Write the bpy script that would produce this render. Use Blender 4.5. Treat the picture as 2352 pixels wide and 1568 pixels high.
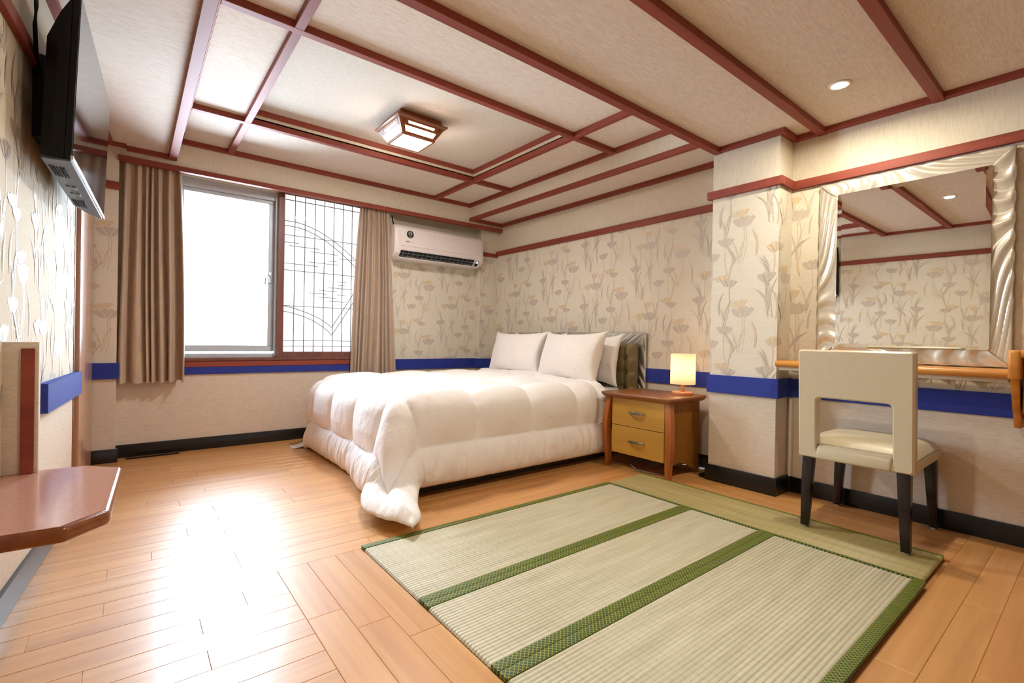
import bpy, bmesh, math, random
from mathutils import Vector, Matrix, noise
random.seed(7)
for o in list(bpy.data.objects): bpy.data.objects.remove(o)
S = bpy.context.scene
C = S.collection
R = math.radians
PI = math.pi

# ------------------------------------------------------------------ camera
YAW, PITCH, ROLL, FPX = R(38.47), R(-0.213), R(1.0), 1101.5
cam_d = bpy.data.cameras.new('camera'); cam = bpy.data.objects.new('camera', cam_d); C.objects.link(cam)
fw = Vector((math.sin(YAW)*math.cos(PITCH), math.cos(YAW)*math.cos(PITCH), math.sin(PITCH)))
r0 = Vector((math.cos(YAW), -math.sin(YAW), 0)); u0 = r0.cross(fw)
rt = r0*math.cos(ROLL)+u0*math.sin(ROLL); up = u0*math.cos(ROLL)-r0*math.sin(ROLL)
cam.matrix_world = Matrix(((rt.x, up.x, -fw.x, 0), (rt.y, up.y, -fw.y, 0), (rt.z, up.z, -fw.z, .9), (0, 0, 0, 1)))
cam_d.sensor_width = 36; cam_d.lens = FPX*36/2352; cam_d.clip_start = .02
S.camera = cam
# ------------------------------------------------------------------ world, exposure
SKY = 27.0
w = bpy.data.worlds.new('overcast_sky'); S.world = w; w.use_nodes = True
bg = w.node_tree.nodes['Background']; bg.inputs[0].default_value = (.70, .85, 1.0, 1); bg.inputs[1].default_value = SKY
S.view_settings.view_transform = 'Standard'; S.view_settings.look = 'None'; S.view_settings.gamma = 1
S.view_settings.exposure = 0.92; S.view_settings.use_curve_mapping = False
S.cycles.max_bounces = 8; S.cycles.diffuse_bounces = 5; S.cycles.glossy_bounces = 5
S.cycles.transmission_bounces = 6; S.cycles.transparent_max_bounces = 8
S.cycles.sample_clamp_indirect = 6; S.cycles.caustics_reflective = False; S.cycles.caustics_refractive = False
S.cycles.use_denoising = True; S.cycles.use_adaptive_sampling = True; S.cycles.adaptive_threshold = .03
# daylight portal in the window opening (guides sky sampling, adds no light)
pd = bpy.data.lights.new('window_portal', 'AREA'); pd.shape = 'RECTANGLE'; pd.size = 1.5; pd.size_y = 1.4
pd.cycles.is_portal = True
po = bpy.data.objects.new('window_portal', pd); C.objects.link(po)
po.location = (1.0, 4.62, 1.42); po.rotation_euler = (R(-90), 0, 0)
DOWN_W, LAMP_E, SHADE_W = 7.2, 8.0, .58
WARM = (1.0, .90, .70)

# ------------------------------------------------------------------ materials
def lin(r, g, b):
    f = lambda c: (c/255/12.92) if c/255 <= .04045 else ((c/255+.055)/1.055)**2.4
    return (f(r), f(g), f(b), 1)
class NT:
    def __init__(s, name):
        s.m = bpy.data.materials.new(name); s.m.use_nodes = True; s.t = s.m.node_tree; s.n = s.t.nodes
        s.p = s.n['Principled BSDF']; s.out = s.n['Material Output']
    def new(s, typ, **k):
        n = s.n.new(typ)
        for a, v in k.items(): setattr(n, a, v)
        return n
    def link(s, a, b): s.t.links.new(a, b)
    def math(s, op, a, b=None, c=None):
        n = s.new('ShaderNodeMath', operation=op)
        for i, v in enumerate((a, b, c)):
            if v is None: continue
            if isinstance(v, (int, float)): n.inputs[i].default_value = v
            else: s.link(v, n.inputs[i])
        return n.outputs[0]
    def coords(s, scale=(1, 1, 1), kind='Object', loc=None):
        tc = s.new('ShaderNodeTexCoord'); mp = s.new('ShaderNodeMapping')
        mp.inputs['Scale'].default_value = scale
        s.link(tc.outputs[kind], mp.inputs['Vector'])
        if loc is not None: s.link(loc, mp.inputs['Location'])
        return mp.outputs[0]
    def noise(s, vec, scale, detail=3, rough=.55):
        n = s.new('ShaderNodeTexNoise'); n.inputs['Scale'].default_value = scale
        n.inputs['Detail'].default_value = detail; n.inputs['Roughness'].default_value = rough
        s.link(vec, n.inputs['Vector']); return n.outputs['Fac']
    def ramp(s, fac, stops):
        n = s.new('ShaderNodeValToRGB'); e = n.color_ramp.elements
        while len(e) < len(stops): e.new(.5)
        for el, (p, c) in zip(e, stops): el.position = p; el.color = c
        s.link(fac, n.inputs[0]); return n.outputs[0]
    def mix(s, fac, a, b, typ='MIX'):
        n = s.new('ShaderNodeMix', data_type='RGBA', blend_type=typ)
        for i, v in ((0, fac), (6, a), (7, b)):
            if isinstance(v, (int, float, tuple)): n.inputs[i].default_value = v
            else: s.link(v, n.inputs[i])
        return n.outputs[2]
    def bump(s, h, strength, dist):
        b = s.new('ShaderNodeBump'); b.inputs['Strength'].default_value = strength; b.inputs['Distance'].default_value = dist
        s.link(h, b.inputs['Height']); s.link(b.outputs[0], s.p.inputs['Normal'])
    def base(s, c):
        if isinstance(c, tuple): s.p.inputs['Base Color'].default_value = c
        else: s.link(c, s.p.inputs['Base Color'])
    def set(s, **k):
        for a, v in k.items(): s.p.inputs[a.replace('_', ' ')].default_value = v
        return s
MAT = {}
def simple(name, col, rough=.5, metal=0, var=.06, scale=30, bump=0, **k):
    t = NT(name); v = t.coords()
    f = t.noise(v, scale, 4)
    d = tuple(c*(1-var) for c in col[:3])+(1,); l = tuple(min(1, c*(1+var)) for c in col[:3])+(1,)
    t.base(t.ramp(f, [(.3, d), (.7, l)])); t.set(Roughness=rough, Metallic=metal, **k)
    if bump: t.bump(f, bump, .004)
    MAT[name] = t.m; return t
def streaky(name, c0, c1, sc, bump=.35, rough=.75, spec=.4):
    t = NT(name); f = t.noise(t.coords(sc), 1, 3, .6); g = t.noise(t.coords(tuple(x*3.1 for x in sc)), 1, 2)
    s2 = t.math('ADD', t.math('MULTIPLY', f, .65), t.math('MULTIPLY', g, .35))
    t.base(t.ramp(s2, [(.36, c0), (.62, c1)])); t.set(Roughness=rough, Specular_IOR_Level=spec); t.bump(s2, bump, .0025)
    MAT[name] = t.m
streaky('wallpaper_weave', lin(214, 206, 189), lin(228, 221, 206), (22, 22, 480), .12, .8, .08)
streaky('wall_lower', lin(203, 189, 173), lin(223, 211, 196), (28, 28, 300), .3, .75)
streaky('wall_upper', lin(211, 201, 180), lin(225, 216, 198), (170, 170, 16), .3, .75)
streaky('ceiling_paper', lin(208, 194, 180), lin(230, 219, 208), (24, 190, 190), .3, .8)
t = NT('popcorn'); v = t.coords(); f = t.noise(v, 150, 4, .7)
t.base(t.ramp(f, [(.3, lin(214, 203, 190)), (.65, lin(236, 228, 216))])); t.set(Roughness=.9); t.bump(f, .8, .010); MAT['popcorn'] = t.m
def wood(name, cols, along=0, rough=.35, k=1.0, rnd=0, **kw):
    t = NT(name); sc = [26*k]*3; sc[along] = 1.3*k
    loc = None
    oi = t.new('ShaderNodeObjectInfo')
    if rnd:
        cv = t.new('ShaderNodeCombineXYZ')
        for i in range(3): t.link(t.math('MULTIPLY', oi.outputs['Random'], 37.0+11*i), cv.inputs[i])
        loc = cv.outputs[0]
    v = t.coords(tuple(sc), loc=loc)
    f = t.noise(v, 1, 5, .6); g = t.noise(v, .35, 2)
    s2 = t.math('ADD', t.math('MULTIPLY', f, .55), t.math('MULTIPLY', g, .45))
    c = t.ramp(s2, [(.34, cols[0]), (.5, cols[1]), (.68, cols[2])])
    if rnd:
        tint = t.ramp(oi.outputs['Random'], [(0, (.86, .78, .70, 1)), (.35, (1, .97, .9, 1)), (.65, (1.0, .88, .80, 1)), (1, (1.06, 1.04, .93, 1))])
        c = t.mix(rnd, c, tint, 'MULTIPLY')
    t.base(c); t.set(Roughness=rough, **kw); t.bump(f, .08, .002); MAT[name] = t.m
wood('floor_wood', (lin(190, 134, 74), lin(206, 150, 88), lin(220, 168, 108)), 0, .26, 1, .6, Coat_Weight=1.0, Coat_Roughness=.5)
wood('red_wood', (lin(118, 50, 38), lin(138, 62, 47), lin(152, 74, 56)), 0, .58, .8, Specular_IOR_Level=.4)
wood('red_wood_y', (lin(118, 50, 38), lin(138, 62, 47), lin(152, 74, 56)), 1, .58, .8, Specular_IOR_Level=.4)
wood('frame_wood', (lin(92, 54, 46), lin(112, 68, 57), lin(128, 80, 68)), 2, .4, 1)
wood('door_wood', (lin(176, 136, 116), lin(190, 152, 132), lin(200, 164, 144)), 2, .2, .6)
wood('jamb_wood', (lin(112, 66, 34), lin(134, 84, 46), lin(150, 98, 58)), 2, .45, 1)
wood('blond_wood', (lin(190, 124, 54), lin(208, 142, 66), lin(222, 160, 84)), 1, .28, 1)
wood('drawer_wood', (lin(176, 132, 50), lin(190, 146, 62), lin(200, 158, 74)), 1, .35, .8)
wood('side_wood', (lin(132, 84, 28), lin(146, 96, 36), lin(158, 108, 44)), 2, .4, .8)
wood('leg_wood', (lin(150, 82, 34), lin(170, 98, 44), lin(184, 112, 56)), 2, .3, .8)
wood('top_wood', (lin(124, 72, 36), lin(142, 88, 46), lin(156, 100, 56)), 1, .3, 1)
wood('lamp_wood', (lin(178, 110, 62), lin(194, 128, 78), lin(206, 142, 92)), 0, .4, 2)
wood('copper_wood', (lin(126, 70, 38), lin(144, 84, 48), lin(156, 94, 56)), 0, .3, 1)
wood('counter_edge', (lin(104, 56, 30), lin(126, 70, 38), lin(146, 86, 48)), 1, .25, 1)
simple('counter_top', lin(186, 138, 122), .16, var=.12, scale=140)
simple('blue_felt', lin(36, 54, 148), .8, var=.10, scale=260, bump=.15)
simple('baseboard', lin(14, 16, 18), .28, var=.2)
simple('alu', lin(190, 198, 208), .35, .2, var=.03)
simple('white_plastic', lin(232, 224, 222), .35, var=.02)
simple('black_plastic', lin(8, 8, 9), .5, var=.2, Specular_IOR_Level=.25)
simple('dark_slot', lin(8, 8, 9), .6, var=.1)
simple('tv_screen', lin(6, 7, 9), .06, var=.02, Specular_IOR_Level=.9)
simple('tv_silver', lin(92, 99, 108), .45, .2, var=.03)
simple('tv_trim', lin(210, 216, 222), .2, .8, var=.02)
simple('label_grey', lin(108, 116, 122), .5, var=.03)
simple('print_dark', lin(26, 26, 36), .5, var=.05)
simple('print_white', lin(214, 210, 212), .5, var=.03)
simple('print_brown', lin(126, 92, 86), .5, var=.03)
simple('print_grey', lin(172, 158, 152), .5, var=.03)
simple('lead', lin(54, 46, 52), .5, .3, var=.1)
simple('steel', lin(150, 140, 124), .3, .9, var=.06)
simple('dark_leg', lin(26, 16, 16), .22, var=.2)
simple('glide', lin(196, 190, 182), .5, var=.05)
simple('cable_grey', lin(120, 116, 112), .5, var=.05)
simple('bed_base', lin(70, 62, 52), .8, var=.1)
simple('ring_white', lin(236, 230, 214), .35, var=.02)
simple('headboard_leather', lin(116, 102, 68), .38, var=.07, scale=90, bump=.06)
simple('chair_leather', lin(205, 194, 168), .36, var=.03, scale=60, bump=.05)
def fabric(name, col, fine, wrinkle):
    t = NT(name); v = t.coords()
    a = t.noise(t.coords((13, 13, 8)), 1, 5, .62); b = t.noise(v, fine, 2)
    t.base(t.ramp(a, [(.3, tuple(c*.97 for c in col[:3])+(1,)), (.7, col)])); t.set(Roughness=.85, Sheen_Weight=.15)
    h = t.math('ADD', t.math('MULTIPLY', a, 1.0), t.math('MULTIPLY', b, .03)); t.bump(h, wrinkle, .03); MAT[name] = t.m
fabric('duvet_white', lin(242, 238, 238), 400, .42)
fabric('pillow_white', lin(238, 233, 230), 400, .18)
fabric('sheet_white', lin(236, 236, 240), 400, .2)
t = NT('curtain_satin'); a = t.noise(t.coords((60, 60, 5)), 1, 3); b = t.noise(t.coords(), 22, 3)
t.base(t.mix(t.ramp(b, [(.5, (0, 0, 0, 1)), (.7, (.5, .5, .5, 1))]), t.ramp(a, [(.3, lin(172, 150, 131)), (.7, lin(192, 171, 152))]), lin(196, 164, 112)))
t.set(Roughness=.42, Sheen_Weight=.2); t.bump(a, .08, .003); MAT['curtain_satin'] = t.m
# tatami reed: fine cross stitches, ribs are modelled
def tatami(name, axis, c0, c1, c2):
    t = NT(name); sc = [40, 40, 40]; sc[axis] = 3
    g = t.noise(t.coords(tuple(sc)), 1, 4, .65)
    wv = t.new('ShaderNodeTexWave', wave_type='BANDS', bands_direction='XYZ'[axis]); wv.inputs['Scale'].default_value = 8.5
    wv.inputs['Distortion'].default_value = 1.2; wv.inputs['Detail'].default_value = 2; wv.inputs['Detail Scale'].default_value = 6
    t.link(t.coords(), wv.inputs['Vector'])
    line = t.ramp(wv.outputs['Fac'], [(.0, (1, 1, 1, 1)), (.10, (0, 0, 0, 1))])
    c = t.ramp(g, [(.3, c0), (.5, c1), (.7, c2)])
    t.base(t.mix(t.math('MULTIPLY', line, .2), c, tuple(x*.55 for x in c0[:3])+(1,))); t.set(Roughness=.42, Specular_IOR_Level=.75)
    t.bump(g, .15, .002); MAT[name] = t.m
tatami('tatami_reed', 0, lin(184, 180, 154), lin(198, 194, 169), lin(210, 206, 184))
tatami('tatami_reed_old', 1, lin(148, 136, 84), lin(164, 150, 98), lin(178, 164, 112))
# green woven edging: diagonal lattice
def edging(name, axis):
    t = NT(name); tc = t.new('ShaderNodeTexCoord'); sp = t.new('ShaderNodeSeparateXYZ'); t.link(tc.outputs['Object'], sp.inputs[0])
    a, b = sp.outputs[axis], sp.outputs[1-axis]
    p = t.math('MULTIPLY', t.math('ADD', a, b), 64.0); q = t.math('MULTIPLY', t.math('SUBTRACT', a, b), 64.0)
    fp = t.math('FRACT', p); fq = t.math('FRACT', q)
    lp = t.math('LESS_THAN', t.math('ABSOLUTE', t.math('SUBTRACT', fp, .5)), .12)
    lq = t.math('LESS_THAN', t.math('ABSOLUTE', t.math('SUBTRACT', fq, .5)), .12)
    ln = t.math('MAXIMUM', lp, lq)
    d1 = t.math('LESS_THAN', t.math('ABSOLUTE', t.math('SUBTRACT', t.math('FRACT', t.math('MULTIPLY', a, 260.0)), .5)), .22)
    d2 = t.math('LESS_THAN', t.math('ABSOLUTE', t.math('SUBTRACT', t.math('FRACT', t.math('MULTIPLY', b, 260.0)), .5)), .22)
    dk = t.mix(t.math('MULTIPLY', d1, d2), lin(24, 56, 30), lin(70, 118, 44))
    t.base(t.mix(ln, dk, lin(140, 142, 44))); t.set(Roughness=.55); MAT[name] = t.m
edging('green_edging', 0); edging('green_edging_y', 1)
# metals / pearl frame / mirror
simple('pearl_silver', lin(206, 202, 194), .24, .82, var=.04, scale=3)
simple('pearl_champagne', lin(226, 220, 206), .26, .6, var=.04, scale=3)
t = NT('mirror_glass'); t.base((.93, .94, .92, 1)); t.set(Metallic=1.0, Roughness=.004); MAT['mirror_glass'] = t.m
# floral print inks (slightly pearly)
simple('ink_taupe', lin(196, 184, 171), .42, var=.04, scale=40)
simple('ink_tan', lin(213, 193, 162), .42, var=.04, scale=40)
# window glass: mostly clear with a Fresnel mirror coat
def glass(name, col, haze=0.0):
    t = NT(name); t.n.remove(t.p)
    tr = t.new('ShaderNodeBsdfTransparent'); tr.inputs[0].default_value = col
    gl = t.new('ShaderNodeBsdfGlossy'); gl.inputs['Roughness'].default_value = .02
    fr = t.new('ShaderNodeFresnel'); fr.inputs[0].default_value = 1.45
    mx = t.new('ShaderNodeMixShader'); t.link(fr.outputs[0], mx.inputs[0])
    src = tr.outputs[0]
    if haze:
        tl = t.new('ShaderNodeBsdfTranslucent'); tl.inputs[0].default_value = col
        m2 = t.new('ShaderNodeMixShader'); m2.inputs[0].default_value = haze
        t.link(tr.outputs[0], m2.inputs[1]); t.link(tl.outputs[0], m2.inputs[2]); src = m2.outputs[0]
    t.link(src, mx.inputs[1]); t.link(gl.outputs[0], mx.inputs[2]); t.link(mx.outputs[0], t.out.inputs[0]); MAT[name] = t.m
glass('clear_glass', (.97, .98, .98, 1)); glass('frosted_glass', (.348, .310, .287, 1), 1.0)
def emis(name, col, strength):
    t = NT(name); t.base((.9, .85, .75, 1)); t.p.inputs['Emission Color'].default_value = col+(1,); t.p.inputs['Emission Strength'].default_value = strength
    MAT[name] = t.m
emis('lamp_pane', (1.0, .95, .88), LAMP_E); emis('lamp_side', (1.0, .93, .82), LAMP_E*4.6); emis('lamp_slot', (1.0, .80, .50), LAMP_E*.18); emis('downlight_bulb', (1.0, .90, .70), 25); emis('display_blue', (.35, .4, 1.0), 4); emis('warm_bulb', (1.0, .84, .66), 12)
t = NT('shade_cloth'); t.n.remove(t.p); df = t.new('ShaderNodeBsdfDiffuse'); tl = t.new('ShaderNodeBsdfTranslucent'); mx = t.new('ShaderNodeMixShader')
wv = t.noise(t.coords((160, 160, 420)), 1, 2); cc = t.ramp(wv, [(.3, lin(232, 214, 190)), (.7, lin(246, 234, 214))])
t.link(cc, df.inputs[0]); t.link(cc, tl.inputs[0]); mx.inputs[0].default_value = .6
t.link(df.outputs[0], mx.inputs[1]); t.link(tl.outputs[0], mx.inputs[2]); t.link(mx.outputs[0], t.out.inputs[0]); MAT['shade_cloth'] = t.m

# ------------------------------------------------------------------ mesh builder
ORG = {}
class MB:
    def __init__(s): s.v = []; s.f = []; s.m = []; s.mi = 0
    def add(s, vs, fs):
        n = len(s.v); s.v += [Vector(x) for x in vs]; s.f += [tuple(i+n for i in f) for f in fs]; s.m += [s.mi]*len(fs); return s
    def box(s, x0, x1, y0, y1, z0, z1):
        return s.add([(x0, y0, z0), (x1, y0, z0), (x1, y1, z0), (x0, y1, z0), (x0, y0, z1), (x1, y0, z1), (x1, y1, z1), (x0, y1, z1)],
                     [(3, 2, 1, 0), (4, 5, 6, 7), (0, 1, 5, 4), (1, 2, 6, 5), (2, 3, 7, 6), (3, 0, 4, 7)])
    def prism(s, poly, z0, z1):       # footprint extruded in z
        n = len(poly)
        a = sum(poly[i][0]*poly[(i+1) % n][1]-poly[(i+1) % n][0]*poly[i][1] for i in range(n))
        if a < 0: poly = poly[::-1]
        vs = [(x, y, z0) for x, y in poly]+[(x, y, z1) for x, y in poly]
        return s.add(vs, [tuple(range(n))[::-1], tuple(range(n, 2*n))]+[(i, (i+1) % n, n+(i+1) % n, n+i) for i in range(n)])
    def loft(s, rings, caps=True, closed=True):
        n = len(rings[0]); vs = [p for r in rings for p in r]; fs = []
        for k in range(len(rings)-1):
            for i in range(n if closed else n-1):
                j = (i+1) % n; fs.append((k*n+i, k*n+j, (k+1)*n+j, (k+1)*n+i))
        if caps and closed: fs += [tuple(range(n))[::-1], tuple(range((len(rings)-1)*n, len(rings)*n))]
        return s.add(vs, fs)
    def lathe(s, prof, c, seg=32, caps=True):   # prof [(r,z)]
        return s.loft([[(c[0]+r*math.cos(2*PI*i/seg), c[1]+r*math.sin(2*PI*i/seg), c[2]+z) for i in range(seg)] for r, z in prof], caps)
    def tube(s, pts, r, seg=8, caps=True):
        pts = [Vector(p) for p in pts]; rings = []
        for i, p in enumerate(pts):
            d = (pts[min(i+1, len(pts)-1)]-pts[max(i-1, 0)]).normalized()
            a = d.cross(Vector((0, 0, 1)) if abs(d.z) < .9 else Vector((1, 0, 0))).normalized(); b = d.cross(a)
            rr = r[i] if isinstance(r, (list, tuple)) else r
            rings.append([p+(a*math.cos(2*PI*k/seg)+b*math.sin(2*PI*k/seg))*rr for k in range(seg)])
        return s.loft(rings, caps)
    def grid(s, fn, nu, nv):
        vs = [fn(i/nu, j/nv) for j in range(nv+1) for i in range(nu+1)]
        return s.add(vs, [(j*(nu+1)+i, j*(nu+1)+i+1, (j+1)*(nu+1)+i+1, (j+1)*(nu+1)+i) for j in range(nv) for i in range(nu)])
    def build(s, name, mats, parent=None, bevel=0, seg=2, smooth=False, origin=None, fix=True):
        if parent is not None: org = ORG[parent]
        elif origin is not None: org = Vector(origin)
        else:
            xs = [p.x for p in s.v]; ys = [p.y for p in s.v]; zs = [p.z for p in s.v]
            org = Vector(((min(xs)+max(xs))/2, (min(ys)+max(ys))/2, min(zs)))
        me = bpy.data.meshes.new(name); me.from_pydata([p-org for p in s.v], [], s.f); me.validate()
        if not isinstance(mats, (list, tuple)): mats = [mats]
        for m in mats: me.materials.append(MAT[m])
        if len(mats) > 1 and len(me.polygons) == len(s.m): me.polygons.foreach_set('material_index', s.m)
        if bevel or fix:
            bm = bmesh.new(); bm.from_mesh(me)
            if fix: bmesh.ops.recalc_face_normals(bm, faces=bm.faces)
            if bevel:
                es = [e for e in bm.edges if len(e.link_faces) == 2 and e.calc_face_angle(0) > .5]
                bmesh.ops.bevel(bm, geom=es, offset=bevel, segments=seg, profile=.5, affect='EDGES', clamp_overlap=True)
            bm.to_mesh(me); bm.free()
        if smooth or bevel:
            me.polygons.foreach_set('use_smooth', [True]*len(me.polygons))
            if bevel or smooth == 'auto': me.set_sharp_from_angle(angle=R(35))
        o = bpy.data.objects.new(name, me); C.objects.link(o)
        if parent is not None: o.parent = parent
        else: o.location = org
        ORG[o] = org
        return o
def empty(name, loc):
    o = bpy.data.objects.new(name, None); C.objects.link(o); o.location = loc; o.empty_display_size = .05; ORG[o] = Vector(loc); return o
def tag(o, label=None, cat=None, group=None, kind=None):
    if label: o['label'] = label
    if cat: o['category'] = cat
    if group: o['group'] = group
    if kind: o['kind'] = kind
    return o
def struct(o, label, cat): return tag(o, label, cat, kind='structure')
def bx(*a): return MB().box(*a)

# ------------------------------------------------------------------ room constants
XM, XB, XP = 3.18, 3.26, 3.00            # mirror wall, bedside wall, pillar face
YW, YAC, YF = 4.45, 4.50, 4.323          # window wall, recessed wall by the air conditioner, pelmet face
PY0, PY1 = 1.25, 1.667                   # pillar
ZT = 2.45
BL0, BL1 = .58, .69                      # blue band
RL0, RL1 = 1.845, 1.895                  # picture rail
def xl(y): return -.308+.0775*(y-2.143)  # left wall runs slightly askew
WALLM = ['wall_lower', 'wallpaper_weave', 'wall_upper']
def layered(mb, x0, x1, y0, y1, z0=0, z1=ZT):
    cuts = [z0]+[c for c in (.635, 1.87) if z0 < c < z1]+[z1]
    for a, b in zip(cuts, cuts[1:]):
        mb.mi = 0 if b <= .636 else (1 if b <= 1.871 else 2)
        mb.box(x0, x1, y0, y1, a, b)
# ------------------------------------------------------------------ floor with planks
fl = struct(bx(-1.2, 3.6, -2.4, 4.8, -.12, -.012).build('floor', 'floor_wood'), 'orange wooden plank floor of the bedroom', 'floor')
TX0, TX1, TX2 = .778, 2.358, 2.720
TY0, TY1, TY2, TY3 = 1.987, 1.432, 1.012, .432
def plank(x0, x1, y0, y1):
    g = .0003; x0 += g; x1 -= g; y0 += g; y1 -= g
    L, W = (x1-x0), (y1-y0); rot = W > L
    if rot: L, W = W, L
    m = MB(); e = .0011; a, b = L/2, W/2
    ring = lambda i, z: [(-a+i, -b+i, z), (a-i, -b+i, z), (a-i, b-i, z), (-a+i, b-i, z)]
    m.loft([ring(0, -.012), ring(0, -e), ring(e, 0)])
    me = m.build('plank', 'floor_wood', origin=(0, 0, 0))
    me.parent = fl; c = ORG[fl]; me.location = (Vector(((x0+x1)/2, (y0+y1)/2, 0))-c)
    if rot: me.rotation_euler.z = PI/2
def rows(x0, x1, y0, y1, n, seed, L=.9):
    rn = random.Random(seed); hgt = (y1-y0)/n
    for k in range(n):
        ya, yb = y0+k*hgt, y0+(k+1)*hgt; x = x0; nx = x0+rn.choice((.25, .4, .55, .7, .85))*L
        while x < x1-.01:
            e = min(nx, x1)
            if x1-e < .12: e = x1
            plank(x, e, ya, yb); x = e; nx = e+L
def cols(x0, x1, y0, y1, n, seed, L=.9):
    rn = random.Random(seed); wd = (x1-x0)/n
    for k in range(n):
        xa, xb = x0+k*wd, x0+(k+1)*wd; y = y1; ny = y1-rn.choice((.3, .45, .6, .75))*L
        while y > y0+.01:
            e = max(ny, y0)
            if e-y0 < .12: e = y0
            plank(xa, xb, e, y); y = e; ny = e-L
rows(-.42, 3.30, TY0+.0, 4.56, 27, 3)            # planks along the window wall direction
rows(-.45, TX0-.33, .42, TY0, 16, 5)
cols(TX0-.33, TX0, .42, TY0, 3, 8)               # border boards beside the mats
cols(TX2, 3.20, .42, TY0, 5, 9)
rows(.30, 3.20, -.35, .42, 8, 12)
# ------------------------------------------------------------------ walls
m = MB()
layered(m, -.30, 2.02, YW, 4.6, 0, .70); layered(m, -.30, .25, YW, 4.6, .70, 2.12)
layered(m, 1.78, 2.02, YW, 4.6, .70, 2.12); layered(m, -.30, 2.02, YW, 4.6, 2.12, ZT)
layered(m, 2.02, 3.03, YAC, 4.6); layered(m, 3.03, 3.5, 4.40, 4.6)
layered(m, -.30, -.078, 4.325, YW)
wall_back = struct(m.build('wall_back', WALLM, origin=(1.5, 4.5, 0)), 'window wall papered with poppies above plain beige', 'wall')
m = MB(); layered(m, XB, 3.5, PY1-.1, 4.6); layered(m, XM, 3.5, -2.3, PY0+.05)
wall_right = struct(m.build('wall_right', WALLM, origin=(3.3, 1.5, 0)), 'right wall behind the bed and desk, poppy wallpaper', 'wall')
m = MB(); layered(m, XP, XB+.05, PY0, PY1)
wall_pillar = struct(m.build('wall_pillar', WALLM), 'square papered pillar between nightstand and desk', 'wall')
m = MB(); poly = [(xl(-2.3), -2.3), (xl(3.22), 3.22), (-.31, 3.22), (-.31, 4.6), (-1.1, 4.6), (-1.1, -2.3)]
for i, (a, b) in enumerate(((0, .635), (.635, 1.87), (1.87, ZT))): m.mi = i; m.prism(poly, a, b)
wall_left = struct(m.build('wall_left', WALLM, origin=(-.4, 1, 0)), 'left wall with television, poppy wallpaper', 'wall')
m = MB(); layered(m, -1.1, 3.5, -2.4, -2.3)
struct(m.build('wall_front', WALLM), 'plain wall behind the viewer', 'wall')

# floral wallpaper print (flat ink shapes laid on the paper)
FLW = [  # u, v, half width, half height, ink, tilt
    (0, 0, .072, .040, 0, .03), (-.025, .052, .060, .026, 1, .15), (-.114, -.114, .055, .031, 0, -.05), (-.204, -.207, .053, .033, 0, .05),
    (-.304, .196, .037, .027, 1, -.1), (-.289, .103, .070, .038, 0, 0), (-.383, .101, .040, .034, 1, .2),
    (-.133, .221, .055, .024, 1, .1), (-.088, .186, .050, .026, 0, -.08), (.143, .21, .055, .031, 0, .08)]
PET = [[(-1, .38), (-.80, .66), (-.52, .52), (-.36, .18), (-.10, -.92), (-.55, -.66), (-.86, -.06)],
       [(-.47, .56), (-.22, .86), (.08, .68), (.36, .90), (.52, .55), (.33, .16), (.03, -1), (-.31, .20)],
       [(.56, .54), (.82, .72), (1.02, .34), (.84, -.08), (.52, -.68), (.12, -.94), (.38, .16)]]
def bezier(p0, p1, p2, n=8):
    return [((1-t)**2*p0[0]+2*t*(1-t)*p1[0]+t*t*p2[0], (1-t)**2*p0[1]+2*t*(1-t)*p1[1]+t*t*p2[1]) for t in [i/n for i in range(n+1)]]
def blade(p0, p1, p2, wd, ink, n=8, stem=False):
    pts = bezier(p0, p1, p2, n); out = []; L = []; Rr = []
    for i, p in enumerate(pts):
        a, b = pts[max(i-1, 0)], pts[min(i+1, n)]; dx, dy = b[0]-a[0], b[1]-a[1]; l = math.hypot(dx, dy) or 1
        t = i/n; ww = wd if stem else wd*max(.06, math.sin(PI*min(1, .06+.94*t)**.75))
        L.append((p[0]-dy/l*ww, p[1]+dx/l*ww)); Rr.append((p[0]+dy/l*ww, p[1]-dx/l*ww))
    for i in range(n): out.append(([L[i], L[i+1], Rr[i+1], Rr[i]], ink))
    return out
TILE = []
rn = random.Random(4)
LEAF = {0: [(-.065, .12, -1), (.055, .10, 1), (-.10, .05, -1)], 1: [], 2: [(.05, .14, 1), (.08, .10, 1)], 3: [(-.05, .11, -1), (.045, .12, 1)], 4: [(-.02, .06, -1)],
        5: [(-.06, .14, -1), (.05, .16, 1), (.085, .08, 1)], 6: [(-.05, .12, -1), (-.075, .09, -1)], 7: [], 8: [(.06, .13, 1), (-.035, .09, -1)], 9: [(-.045, .15, -1), (.06, .17, 1), (-.09, .10, -1)]}
for k, (u, v, a, b, ink, tl) in enumerate(FLW):
    ct, st = math.cos(tl), math.sin(tl)
    for p in PET: TILE.append(([(u+(x*a)*ct-(y*b)*st, v+(x*a)*st+(y*b)*ct) for x, y in p], ink))
    if k in (1, 7): continue
    L = {4: .07, 6: .17}.get(k, .21+.05*rn.random()); bend = rn.uniform(-.035, .035)
    foot = (u+bend, v-b-L)
    TILE += blade((u, v-b*.95), (u-bend*.6, v-b-L*.5), foot, .0016, ink if k == 6 else 0, 8, True)
    if k in (0, 5, 9): TILE += blade((u+.012, v-b*.9), (u+.03, v-b-L*.5), (u+bend+.022, v-b-L*1.02), .0014, 0, 8, True)
    for dx, dz, sg in LEAF[k]:
        base = (foot[0]+rn.uniform(-.006, .006), foot[1]+rn.uniform(.0, .05)); dz *= 1.3; tip = (base[0]+dx, base[1]+dz)
        TILE += blade(base, (base[0]+dx*.15, base[1]+dz*.75), tip, rn.uniform(.0034, .0050), 1 if rn.random() < .25 else 0)
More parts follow.
